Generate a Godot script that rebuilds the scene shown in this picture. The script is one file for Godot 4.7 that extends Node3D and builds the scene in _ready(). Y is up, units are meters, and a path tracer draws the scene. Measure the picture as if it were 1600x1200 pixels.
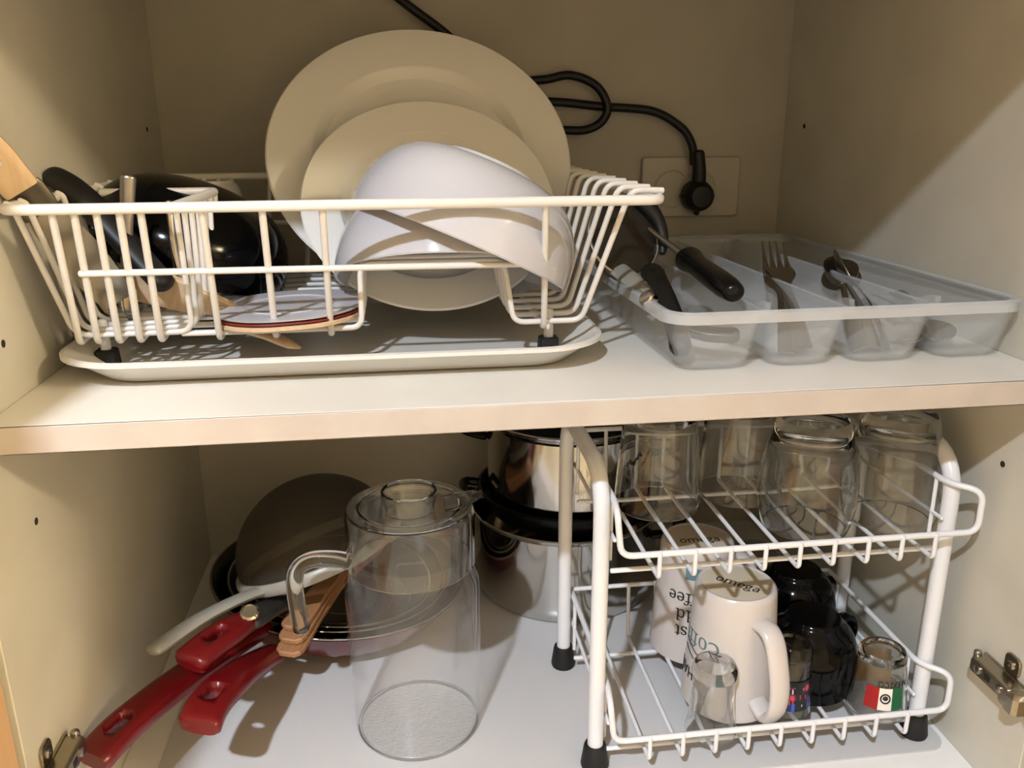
extends Node3D
# World: x = 0 at the cabinet's left inner side, y = 0 on the shelf, z = 0 at the shelf's front edge, z towards the viewer.
const W := 0.7278      # inner width of the cabinet
const D := 0.5043      # shelf front to back panel
const FL := -0.3563    # floor of the lower compartment
var names := {}
var M := {}
var rng := RandomNumberGenerator.new()


func _ready() -> void:
	rng.seed = 7
	# ---------- camera ----------
	var cam := Camera3D.new()
	cam.name = "camera"
	cam.position = Vector3(0.2571, 0.1768, 0.5233)
	cam.basis = Basis(Vector3.UP, -0.1309) * Basis(Vector3.RIGHT, -0.2996) * Basis(Vector3.BACK, -0.0041)
	cam.fov = rad_to_deg(2.0 * atan(600.0 / 1330.0))
	cam.near = 0.02
	cam.far = 20.0
	add_child(cam)
	cam.current = true
	# ---------- environment ----------
	var we := WorldEnvironment.new()
	we.name = "environment"
	var env := Environment.new()
	env.background_mode = Environment.BG_COLOR
	env.background_color = Color(0.02, 0.02, 0.02)
	env.tonemap_mode = Environment.TONE_MAPPER_LINEAR
	env.tonemap_exposure = 1.0
	env.sdfgi_enabled = true
	env.ssao_enabled = true
	env.ssil_enabled = true
	we.environment = env
	add_child(we)
	# ---------- lamps of the kitchen ----------
	materials()
	downlight(Vector3(-0.18, 1.15, 1.15), 6.1, Color(0.9, 0.94, 1.0), "round white downlight in the ceiling in front of the cabinet")
	ceiling_lamp(Vector3(2.3, 1.08, 1.37), 2.75, Color(1.0, 0.93, 0.8), "warm round globe lamp under the ceiling far to the right of the cabinet")
	kitchen()
	cabinet()
	outlet_and_cord()
	drip_tray()
	dish_rack()
	crockery()
	cup_utensils()
	cutlery_tray()
	cutlery()
	floor_mat()
	pans()
	jug()
	pots()
	tier_rack()
	glasses()
	mugs()
	shot_glasses()


# ======================================================================= helpers
func numbered(called: String) -> String:
	if not names.has(called):
		names[called] = 0
		return called
	names[called] += 1
	return "%s_%03d" % [called, names[called]]


func tag(o: Node3D, label: String, category: String, group := "", kind := "") -> Node3D:
	if label: o.set_meta("label", label)
	if category: o.set_meta("category", category)
	if group: o.set_meta("group", group)
	if kind: o.set_meta("kind", kind)
	return o


func thing(called: String, label: String, category: String, at := Vector3.ZERO, basis_ := Basis.IDENTITY, group := "") -> Node3D:
	var o := Node3D.new()
	o.name = numbered(called)
	add_child(o)
	o.transform = Transform3D(basis_, at)
	tag(o, label, category, group)
	return o


func part(called: String, mesh: Mesh, m: Material, parent: Node3D, xf := Transform3D.IDENTITY, label := "") -> MeshInstance3D:
	var o := MeshInstance3D.new()
	o.name = called
	o.mesh = mesh
	o.material_override = m
	o.transform = xf
	parent.add_child(o, true)
	if label: o.set_meta("label", label)
	return o


func single(called: String, mesh: Mesh, m: Material, label: String, category: String, xf := Transform3D.IDENTITY, group := "", kind := "") -> MeshInstance3D:
	var o := MeshInstance3D.new()
	o.name = numbered(called)
	o.mesh = mesh
	o.material_override = m
	o.transform = xf
	add_child(o)
	tag(o, label, category, group, kind)
	return o


func struct(called: String, mesh: Mesh, m: Material, label: String, xf := Transform3D.IDENTITY) -> MeshInstance3D:
	return single(called, mesh, m, label, "", xf, "", "structure")


func at(x: float, y: float, z: float) -> Transform3D:
	return Transform3D(Basis.IDENTITY, Vector3(x, y, z))


# a basis whose y axis points along axis_, turned about it by twist
func aim(axis_: Vector3, twist := 0.0) -> Basis:
	var y := axis_.normalized()
	var x := y.cross(Vector3.BACK)
	if x.length() < 0.05: x = Vector3.RIGHT
	x = x.normalized()
	var z := x.cross(y).normalized()
	return Basis(x, y, z) * Basis(Vector3.UP, twist)


# closed or open triangle soup -> smooth ArrayMesh (edges sharper than `angle` stay sharp); closed soups are turned outwards
func finish(t: PackedVector3Array, angle := 38.0, closed := true) -> ArrayMesh:
	var n := t.size() / 3
	if closed:
		var vol := 0.0
		for i in n:
			vol += t[3 * i].dot(t[3 * i + 1].cross(t[3 * i + 2]))
		if vol > 0.0:
			for i in n:
				var k := t[3 * i + 1]
				t[3 * i + 1] = t[3 * i + 2]
				t[3 * i + 2] = k
	var fn := PackedVector3Array()
	fn.resize(n)
	var by := {}
	var keys := []
	keys.resize(3 * n)
	for i in n:
		fn[i] = -(t[3 * i + 1] - t[3 * i]).cross(t[3 * i + 2] - t[3 * i])
		for c in 3:
			var key := Vector3i((t[3 * i + c] * 200000.0).round())
			keys[3 * i + c] = key
			if by.has(key): by[key].append(i)
			else: by[key] = [i]
	var limit := cos(deg_to_rad(angle))
	var nn := PackedVector3Array()
	nn.resize(3 * n)
	for i in n:
		var own := fn[i].normalized()
		for c in 3:
			var s := Vector3.ZERO
			for j in by[keys[3 * i + c]]:
				if fn[j].normalized().dot(own) > limit: s += fn[j]
			nn[3 * i + c] = s.normalized() if s.length() > 1e-14 else own
	var a := []
	a.resize(Mesh.ARRAY_MAX)
	a[Mesh.ARRAY_VERTEX] = t
	a[Mesh.ARRAY_NORMAL] = nn
	var mesh := ArrayMesh.new()
	mesh.add_surface_from_arrays(Mesh.PRIMITIVE_TRIANGLES, a)
	return mesh


func quad(t: PackedVector3Array, a: Vector3, b: Vector3, c: Vector3, d: Vector3) -> void:
	t.append_array([a, b, c, a, c, d])


# rings of equally many points joined; caps close the two ends
func loft_soup(rings: Array, caps := true, loop := false) -> PackedVector3Array:
	var t := PackedVector3Array()
	var k: int = rings[0].size()
	var last := rings.size() if loop else rings.size() - 1
	for i in last:
		var a: PackedVector3Array = rings[i]
		var b: PackedVector3Array = rings[(i + 1) % rings.size()]
		for j in k:
			var j2 := (j + 1) % k
			if a[j].distance_squared_to(a[j2]) < 1e-14:
				t.append_array([a[j], b[j2], b[j]])
			elif b[j].distance_squared_to(b[j2]) < 1e-14:
				t.append_array([a[j], a[j2], b[j]])
			else:
				quad(t, a[j], a[j2], b[j2], b[j])
	if caps and not loop:
		for e in 2:
			var r: PackedVector3Array = rings[0] if e == 0 else rings[rings.size() - 1]
			var mid := Vector3.ZERO
			for p in r: mid += p
			mid /= r.size()
			if r[0].distance_squared_to(mid) < 1e-12: continue
			for j in k:
				if e == 0: t.append_array([mid, r[(j + 1) % k], r[j]])
				else: t.append_array([mid, r[j], r[(j + 1) % k]])
	return t


func loft(rings: Array, angle := 38.0, loop := false) -> ArrayMesh:
	return finish(loft_soup(rings, true, loop), angle)


# rotates a profile of (radius, height) points about y; closed profiles (loop) make shells
func lathe_soup(profile: Array, seg := 64, loop := false) -> PackedVector3Array:
	var rings := []
	for p in profile:
		var ring := PackedVector3Array()
		for j in seg:
			var f := TAU * j / seg
			ring.append(Vector3(p.x * cos(f), p.y, p.x * sin(f)))
		rings.append(ring)
	return loft_soup(rings, true, loop)


func lathe(profile: Array, seg := 64, loop := false, angle := 38.0) -> ArrayMesh:
	return finish(lathe_soup(profile, seg, loop), angle)


# corners of a path rounded with radius r
func fillet(pts: Array, r: float, n := 5, closed := false) -> Array:
	var out := []
	var m := pts.size()
	for i in m:
		if not closed and (i == 0 or i == m - 1):
			out.append(pts[i])
			continue
		var p: Vector3 = pts[i]
		var a: Vector3 = pts[(i - 1 + m) % m]
		var b: Vector3 = pts[(i + 1) % m]
		var d := minf(r, minf(p.distance_to(a), p.distance_to(b)) * 0.49)
		var s := p + (a - p).normalized() * d
		var e := p + (b - p).normalized() * d
		for k in n + 1:
			var f := float(k) / n
			out.append(s.lerp(p, f).lerp(p.lerp(e, f), f))
	return out


# points of a smooth curve through pts
func spline(pts: Array, n := 8) -> Array:
	var out := []
	for i in pts.size() - 1:
		var p0: Vector3 = pts[maxi(i - 1, 0)]
		var p1: Vector3 = pts[i]
		var p2: Vector3 = pts[i + 1]
		var p3: Vector3 = pts[mini(i + 2, pts.size() - 1)]
		for k in n:
			out.append(p1.cubic_interpolate(p2, p0, p3, float(k) / n))
	out.append(pts[pts.size() - 1])
	return out


# a tube along a path; radius may be one number or one per point; round ends
func tube_soup(pts: Array, radius, seg := 10, closed := false, flat := Vector2.ONE) -> PackedVector3Array:
	var rings := []
	var m := pts.size()
	var up := Vector3.ZERO
	for i in m:
		var dir: Vector3
		if closed: dir = pts[(i + 1) % m] - pts[(i - 1 + m) % m]
		else: dir = pts[mini(i + 1, m - 1)] - pts[maxi(i - 1, 0)]
		dir = dir.normalized()
		if up == Vector3.ZERO:
			up = Vector3.UP if absf(dir.y) < 0.9 else Vector3.BACK
		up = (up - dir * up.dot(dir)).normalized()
		var side := dir.cross(up)
		var r: float = radius if radius is float else radius[i]
		var steps := [[0.0, 1.0]]
		if not closed and i == 0: steps = [[-0.5, 0.5], [-0.3, 0.85], [0.0, 1.0]]
		if not closed and i == m - 1: steps = [[0.0, 1.0], [0.3, 0.85], [0.5, 0.5]]
		for s in steps:
			var ring := PackedVector3Array()
			for j in seg:
				var f := TAU * j / seg
				ring.append(pts[i] + dir * (s[0] * r) + (side * (cos(f) * flat.x) + up * (sin(f) * flat.y)) * (r * s[1]))
			rings.append(ring)
	return loft_soup(rings, true, closed)


func tube(pts: Array, radius, seg := 10, closed := false, flat := Vector2.ONE) -> ArrayMesh:
	return finish(tube_soup(pts, radius, seg, closed, flat), 50.0)


# a box with chamfered edges, centred
func box_soup(s: Vector3, bevel := 0.001, c := Vector3.ZERO) -> PackedVector3Array:
	var h := s / 2.0
	var b := minf(bevel, minf(h.x, minf(h.y, h.z)) * 0.9)
	var rings := []
	for e in [[-h.y, b], [-h.y + b, 0.0], [h.y - b, 0.0], [h.y, b]]:
		var x: float = h.x - e[1]
		var z: float = h.z - e[1]
		var y: float = e[0]
		rings.append(PackedVector3Array([c + Vector3(x - b, y, z), c + Vector3(x, y, z - b), c + Vector3(x, y, -z + b), c + Vector3(x - b, y, -z), c + Vector3(-x + b, y, -z), c + Vector3(-x, y, -z + b), c + Vector3(-x, y, z - b), c + Vector3(-x + b, y, z)]))
	return loft_soup(rings)


func box(s: Vector3, bevel := 0.001) -> ArrayMesh:
	return finish(box_soup(s, bevel), 20.0)


# a ring of a rounded rectangle with half sizes hx, hz
func rrect(hx: float, hz: float, r: float, y: float, n := 6, c := Vector3.ZERO) -> PackedVector3Array:
	var out := PackedVector3Array()
	r = minf(r, minf(hx, hz) * 0.999)
	for q in 4:
		var cx := (hx - r) * (1.0 if q == 0 or q == 3 else -1.0)
		var cz := (hz - r) * (1.0 if q < 2 else -1.0)
		for k in n + 1:
			var f := PI / 2 * (q + float(k) / n)
			out.append(c + Vector3(cx + r * cos(f), y, cz + r * sin(f)))
	return out


# shell or solid whose sections are rounded rectangles: rows of [hx, hz, r, y]
func rr_loft(rows: Array, angle := 30.0, loop := false, n := 6) -> ArrayMesh:
	var rings := []
	for r in rows: rings.append(rrect(r[0], r[1], r[2], r[3], n))
	return loft(rings, angle, loop)


# a flat outline in the xy plane, extruded along z by d (centred), edges chamfered by b
func plate_soup(poly: PackedVector2Array, d: float, b := 0.0005) -> PackedVector3Array:
	var t := PackedVector3Array()
	var ins: PackedVector2Array = poly
	var off := Geometry2D.offset_polygon(poly, -b, Geometry2D.JOIN_MITER)
	if off.size() == 1 and off[0].size() == poly.size():
		# offset_polygon may start elsewhere: line the two outlines up
		var best := 0
		for k in poly.size():
			if off[0][k].distance_squared_to(poly[0]) < off[0][best].distance_squared_to(poly[0]): best = k
		ins = PackedVector2Array()
		for k in poly.size(): ins.append(off[0][(best + k) % poly.size()])
	else:
		b = 0.0
	var tri := Geometry2D.triangulate_polygon(ins)
	var cw := Geometry2D.is_polygon_clockwise(poly)
	for s in [1.0, -1.0]:
		for k in range(0, tri.size(), 3):
			var p := [tri[k], tri[k + 1], tri[k + 2]]
			if s < 0: p = [tri[k], tri[k + 2], tri[k + 1]]
			for i in p: t.append(Vector3(ins[i].x, ins[i].y, s * d / 2))
	var m := poly.size()
	# the direction of the caps decides that of the sides
	var a0 := t[0]; var a1 := t[1]; var a2 := t[2]
	var caps_ccw := (a1 - a0).cross(a2 - a0).z > 0
	for i in m:
		var j := (i + 1) % m
		var lay := [[ins, d / 2], [poly, d / 2 - b], [poly, -d / 2 + b], [ins, -d / 2]]
		for l in 3:
			if b == 0.0 and l != 1: continue
			var u: PackedVector2Array = lay[l][0]
			var v: PackedVector2Array = lay[l + 1][0]
			var p := Vector3(u[i].x, u[i].y, lay[l][1])
			var q := Vector3(u[j].x, u[j].y, lay[l][1])
			var r := Vector3(v[j].x, v[j].y, lay[l + 1][1])
			var w := Vector3(v[i].x, v[i].y, lay[l + 1][1])
			if caps_ccw != cw: quad(t, q, p, w, r)
			else: quad(t, p, q, r, w)
	return t


func plate(poly: PackedVector2Array, d: float, b := 0.0005) -> ArrayMesh:
	return finish(plate_soup(poly, d, b), 25.0)


# a strip along a path: rows of [point, half width, dip]; the strip's sideways axis is `side`; th thick; dip hollows it like a spoon
func strip_soup(rows: Array, side: Vector3, th: float, n := 8) -> PackedVector3Array:
	var rings := []
	for i in rows.size():
		var a: Vector3 = rows[maxi(i - 1, 0)][0]
		var b: Vector3 = rows[mini(i + 1, rows.size() - 1)][0]
		var up := side.cross(b - a).normalized()
		var ring := PackedVector3Array()
		for s in [1.0, -1.0]:
			for k in n + 1:
				var v: float = (-1.0 + 2.0 * k / n) * s
				var edge := 1.0 if absf(v) < 0.99 else 0.55
				ring.append(rows[i][0] + side * (v * rows[i][1]) - up * (rows[i][2] * (1.0 - v * v)) + up * (s * edge * th / 2))
		rings.append(ring)
	return loft_soup(rings)


func strip(rows: Array, side: Vector3, th: float, n := 8) -> ArrayMesh:
	return finish(strip_soup(rows, side, th, n), 45.0)


func mat(c: Color, rough := 0.5, metal := 0.0) -> StandardMaterial3D:
	var m := StandardMaterial3D.new()
	m.albedo_color = c
	m.roughness = rough
	m.metallic = metal
	return m


func noise_tex(freq: float, a: Color, b: Color, seed_: int, size := 512, oct := 4) -> NoiseTexture2D:
	var f := FastNoiseLite.new()
	f.noise_type = FastNoiseLite.TYPE_SIMPLEX_SMOOTH
	f.seed = seed_
	f.frequency = freq
	f.fractal_octaves = oct
	var t := NoiseTexture2D.new()
	t.noise = f
	t.width = size
	t.height = size
	t.seamless = true
	var g := Gradient.new()
	g.colors = PackedColorArray([a, b])
	g.offsets = PackedFloat32Array([0.25, 0.75])
	t.color_ramp = g
	return t


# grain: a computed texture of streaks along v
func wood(base: Color, dark: Color, seed_: int, scale_: float, rough := 0.55) -> StandardMaterial3D:
	var f := FastNoiseLite.new()
	f.seed = seed_
	f.frequency = 0.02
	f.fractal_octaves = 4
	var im := Image.create(256, 256, false, Image.FORMAT_RGB8)
	for y in 256:
		for x in 256:
			var v := f.get_noise_2d(x * 3.0, y * 0.22) * 0.6 + 0.5 + f.get_noise_2d(x * 14.0, y * 0.7) * 0.25
			im.set_pixel(x, y, base.lerp(dark, clampf(v, 0.0, 1.0)))
	var m := mat(Color.WHITE, rough)
	m.albedo_texture = ImageTexture.create_from_image(im)
	m.uv1_triplanar = true
	m.uv1_scale = Vector3.ONE * scale_
	return m


func materials() -> void:
	# laminate of the cabinet with its faint mottling
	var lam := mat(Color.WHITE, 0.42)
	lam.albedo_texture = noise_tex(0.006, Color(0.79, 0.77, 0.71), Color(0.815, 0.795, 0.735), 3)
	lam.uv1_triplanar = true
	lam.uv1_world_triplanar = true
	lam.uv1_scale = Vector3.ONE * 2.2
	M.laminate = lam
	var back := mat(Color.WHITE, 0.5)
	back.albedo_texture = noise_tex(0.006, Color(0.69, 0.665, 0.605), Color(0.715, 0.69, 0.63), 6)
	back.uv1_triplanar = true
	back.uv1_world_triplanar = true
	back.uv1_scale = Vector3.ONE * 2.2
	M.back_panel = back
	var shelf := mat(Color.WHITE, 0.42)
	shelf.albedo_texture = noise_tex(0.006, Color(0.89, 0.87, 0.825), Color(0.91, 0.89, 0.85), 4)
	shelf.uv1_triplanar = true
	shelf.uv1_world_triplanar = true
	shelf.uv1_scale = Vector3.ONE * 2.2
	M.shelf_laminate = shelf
	var low := mat(Color.WHITE, 0.22)
	low.albedo_texture = noise_tex(0.008, Color(0.92, 0.905, 0.885), Color(0.935, 0.925, 0.905), 5)
	low.uv1_triplanar = true
	low.uv1_world_triplanar = true
	low.uv1_scale = Vector3.ONE * 2.0
	M.base_board = low
	var edge := mat(Color.WHITE, 0.5)
	edge.albedo_texture = noise_tex(0.01, Color(0.735, 0.695, 0.655), Color(0.76, 0.73, 0.69), 8)
	edge.uv1_triplanar = true
	edge.uv1_world_triplanar = true
	edge.uv1_scale = Vector3(3, 3, 3)
	M.edge_band = edge
	M.door_wood = wood(Color(0.8, 0.66, 0.5), Color(0.72, 0.57, 0.41), 11, 1.4)
	M.wall_paint = mat(Color(0.9, 0.86, 0.78), 0.8)
	M.ceiling_paint = mat(Color(0.95, 0.93, 0.88), 0.8)
	M.room_floor = wood(Color(0.84, 0.8, 0.72), Color(0.77, 0.73, 0.65), 12, 0.6)
	M.coat = mat(Color(0.88, 0.865, 0.84), 0.3)           # white coated wire of the dish rack
	M.coat2 = mat(Color(0.88, 0.88, 0.885), 0.28)        # white coated wire of the shelf rack
	M.white_plastic = mat(Color(0.88, 0.865, 0.83), 0.3)
	M.rubber = mat(Color(0.035, 0.037, 0.04), 0.55)
	M.china = mat(Color(0.95, 0.945, 0.92), 0.12)
	M.china_white = mat(Color(0.76, 0.76, 0.78), 0.1)
	M.black_gloss = mat(Color(0.012, 0.012, 0.016), 0.1)
	M.black_gloss.metallic_specular = 0.3
	M.black_plastic = mat(Color(0.03, 0.03, 0.033), 0.25)
	M.black_plastic.metallic_specular = 0.35
	M.black_matt = mat(Color(0.028, 0.028, 0.03), 0.5)
	M.cable = mat(Color(0.022, 0.023, 0.027), 0.5)
	M.steel = mat(Color(0.78, 0.77, 0.75), 0.1, 1.0)
	M.steel_dull = mat(Color(0.62, 0.6, 0.57), 0.28, 1.0)
	M.nickel = mat(Color(0.66, 0.62, 0.55), 0.25, 1.0)
	M.red = mat(Color(0.4, 0.03, 0.05), 0.3)
	M.red_enamel = mat(Color(0.37, 0.04, 0.075), 0.16)
	M.nonstick = mat(Color(0.02, 0.02, 0.023), 0.3)
	M.ring_grey = mat(Color(0.34, 0.33, 0.32), 0.4)
	M.plate_cover = mat(Color(0.73, 0.705, 0.645), 0.35)
	M.wood_light = wood(Color(0.85, 0.75, 0.62), Color(0.77, 0.65, 0.51), 21, 9.0)
	M.wood_mid = wood(Color(0.68, 0.5, 0.34), Color(0.56, 0.39, 0.25), 22, 9.0)
	M.sieve_plastic = mat(Color(0.6, 0.585, 0.54), 0.35)
	M.mug = mat(Color(0.8, 0.77, 0.745), 0.22)
	M.mug_foot = mat(Color(0.8, 0.75, 0.66), 0.5)
	M.ink = mat(Color(0.05, 0.05, 0.055), 0.4)
	M.ink_teal = mat(Color(0.36, 0.46, 0.46), 0.4)
	M.hole = mat(Color(0.16, 0.11, 0.07), 0.9)
	# clear glass
	var g := mat(Color(0.985, 0.99, 0.985, 0.0), 0.0)
	g.transparency = BaseMaterial3D.TRANSPARENCY_ALPHA
	g.refraction_enabled = true
	g.refraction_scale = 0.05
	M.glass = g
	var c := mat(Color(0.97, 0.975, 0.97, 0.012), 0.015)
	c.transparency = BaseMaterial3D.TRANSPARENCY_ALPHA
	c.metallic_specular = 0.4
	M.clear = c
	var st := mat(Color(0.95, 0.93, 0.88, 0.08), 0.04)
	st.transparency = BaseMaterial3D.TRANSPARENCY_ALPHA
	st.normal_enabled = true
	var bumps := noise_tex(0.09, Color.BLACK, Color.WHITE, 31, 256, 2)
	bumps.color_ramp = null
	bumps.as_normal_map = true
	bumps.bump_strength = 3.0
	st.normal_texture = bumps
	st.uv1_triplanar = true
	st.uv1_scale = Vector3.ONE * 8.0
	M.stippled = st
	# milky polypropylene of the cutlery tray
	var pp := mat(Color(0.86, 0.87, 0.87, 0.2), 0.3)
	pp.transparency = BaseMaterial3D.TRANSPARENCY_ALPHA
	M.milky = pp
	var pr := mat(Color(0.86, 0.87, 0.87, 0.42), 0.3)
	pr.transparency = BaseMaterial3D.TRANSPARENCY_ALPHA
	M.milky_rim = pr
	var mm := mat(Color(0.89, 0.88, 0.87, 0.6), 0.3)
	mm.transparency = BaseMaterial3D.TRANSPARENCY_ALPHA
	M.mat_film = mm
	var sv := mat(Color(0.3, 0.28, 0.24, 0.52), 0.5, 0.4)
	sv.transparency = BaseMaterial3D.TRANSPARENCY_ALPHA
	M.mesh_wire = sv


# ======================================================================= room
func ceiling_lamp(p: Vector3, energy: float, color: Color, label: String) -> void:
	var t := thing("globe_lamp", label, "lamp", Vector3(p.x, 1.2, p.z))
	part("lamp_socket", lathe([Vector2(0, 0), Vector2(0.045, 0), Vector2(0.045, -0.012), Vector2(0.022, -0.02), Vector2(0.018, -0.04), Vector2(0, -0.04)], 32), M.white_plastic, t)
	var glow := mat(Color(1, 1, 1), 0.4)
	glow.emission_enabled = true
	glow.emission = color
	glow.emission_energy_multiplier = 4.0
	var prof := []
	for k in 13:
		var f := -PI / 2 + PI * k / 12.0
		prof.append(Vector2(0.085 * cos(f), p.y - 1.2 + 0.085 * sin(f)))
	part("bulb", lathe(prof, 32), glow, t)
	var l := OmniLight3D.new()
	l.name = "bulb_glow"
	l.light_color = color
	l.light_energy = energy
	l.light_size = 0.08
	l.omni_range = 8.0
	l.omni_attenuation = 2.0
	l.shadow_enabled = true
	l.position = Vector3(0, p.y - 1.2, 0)
	t.add_child(l)


# a recessed spot: shallow housing, glowing lens, light just in front of it
func downlight(p: Vector3, energy: float, color: Color, label: String) -> void:
	var t := thing("ceiling_downlight", label, "lamp", Vector3(p.x, 1.2, p.z))
	part("housing", lathe([Vector2(0, 0), Vector2(0.05, 0), Vector2(0.05, -0.03), Vector2(0.047, -0.034), Vector2(0.036, -0.034), Vector2(0.033, -0.03), Vector2(0, -0.03)], 40), M.white_plastic, t)
	var glow := mat(Color(1, 1, 1), 0.4)
	glow.emission_enabled = true
	glow.emission = color
	glow.emission_energy_multiplier = 14.0
	part("lamp_lens", lathe([Vector2(0, -0.0302), Vector2(0.03, -0.0302), Vector2(0.03, -0.034), Vector2(0, -0.036)], 40), glow, t)
	var l := SpotLight3D.new()
	l.name = "lamp_beam"
	l.light_color = color
	l.light_energy = energy
	l.light_size = 0.028
	l.spot_range = 8.0
	l.spot_attenuation = 2.0
	l.spot_angle = 74.0
	l.spot_angle_attenuation = 1.0
	l.shadow_enabled = true
	l.position = Vector3(0, p.y - 1.2, 0)
	l.rotation.x = -PI / 2
	t.add_child(l)


func kitchen() -> void:
	struct("floor_kitchen", box(Vector3(4.2, 0.05, 3.4), 0.0), M.room_floor, "pale kitchen floor below the cabinet", at(0.5, -1.325, 1.1))
	struct("ceiling_kitchen", box(Vector3(4.2, 0.05, 3.4), 0.0), M.ceiling_paint, "white kitchen ceiling", at(0.5, 1.225, 1.1))
	struct("wall_behind_cabinet", box(Vector3(4.2, 2.6, 0.05), 0.0), M.wall_paint, "cream kitchen wall that the cabinet stands against", at(0.5, -0.05, -0.56))
	struct("wall_opposite", box(Vector3(4.2, 2.6, 0.05), 0.0), M.wall_paint, "cream kitchen wall behind the viewer", at(0.5, -0.05, 2.75))
	struct("wall_far_left", box(Vector3(0.05, 2.6, 3.4), 0.0), M.wall_paint, "cream kitchen wall on the left", at(-1.55, -0.05, 1.1))
	struct("wall_far_right", box(Vector3(0.05, 2.6, 3.4), 0.0), M.wall_paint, "cream kitchen wall on the right", at(2.55, -0.05, 1.1))


func cabinet() -> void:
	var top := 0.345
	var hgt := top - FL + 0.036
	var mid := (top + FL) / 2
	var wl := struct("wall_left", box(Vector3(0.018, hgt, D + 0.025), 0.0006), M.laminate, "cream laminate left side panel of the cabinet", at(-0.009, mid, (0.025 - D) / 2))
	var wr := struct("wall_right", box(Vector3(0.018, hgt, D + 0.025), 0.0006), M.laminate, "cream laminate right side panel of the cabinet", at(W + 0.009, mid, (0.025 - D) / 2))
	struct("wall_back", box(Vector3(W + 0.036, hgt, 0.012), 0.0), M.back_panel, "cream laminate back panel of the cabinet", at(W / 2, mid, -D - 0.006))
	struct("floor", box(Vector3(W, 0.018, D + 0.022), 0.0006), M.base_board, "white bottom board of the cabinet", at(W / 2, FL - 0.009, (0.022 - D) / 2))
	# the cupboard above is deeper than this one
	struct("ceiling", box(Vector3(W + 0.036, 0.018, D + 0.09), 0.001), M.laminate, "cream laminate underside of the cupboard above", at(W / 2, top + 0.009, (0.09 - D) / 2))
	# pin holes drilled into the side panels
	for y in [-0.0866, 0.0402, 0.17]:
		for z in [-0.0505, -0.452]:
			for s in 2:
				var m := lathe([Vector2(0, 0.0004), Vector2(0.0026, 0.0003), Vector2(0.0027, -0.0003), Vector2(0, -0.0004)], 16)
				part("pin_hole", m, M.hole, wl if s == 0 else wr, Transform3D(Basis(Vector3.BACK, PI / 2), (Vector3(0.009, y - mid, z - (0.025 - D) / 2) if s == 0 else Vector3(-0.009, y - mid, z - (0.025 - D) / 2))), "small dark shelf pin hole")
	# shelf board: laminate with a glued edge band
	var sh := thing("shelf_board", "cream laminate shelf board dividing the cabinet, with a peach edge band", "shelf", Vector3(W / 2, -0.009, 0))
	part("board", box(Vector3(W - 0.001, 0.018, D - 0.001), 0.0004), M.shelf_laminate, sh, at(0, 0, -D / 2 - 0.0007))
	part("edge_band", box(Vector3(W - 0.001, 0.018, 0.0016), 0.0007), M.edge_band, sh, at(0, 0, 0), "peach edge band")
	# doors, both open
	for s in [-1.0, 1.0]:
		# hinged at the front of the side panel and opened a little past square
		var swing := Basis(Vector3.UP, 0.1 * s)
		var d := struct("door_1" if s < 0 else "door_2", box(Vector3(0.018, hgt - 0.004, 0.358), 0.001), M.door_wood, "wood-toned %s cabinet door standing open" % ("left" if s < 0 else "right"), Transform3D(swing, Vector3(-0.0105 if s < 0 else W + 0.0105, mid, 0.029) + swing * Vector3(0, 0, 0.179)))
		d.set_meta("kind", "structure")
		hinge(s)


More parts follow.
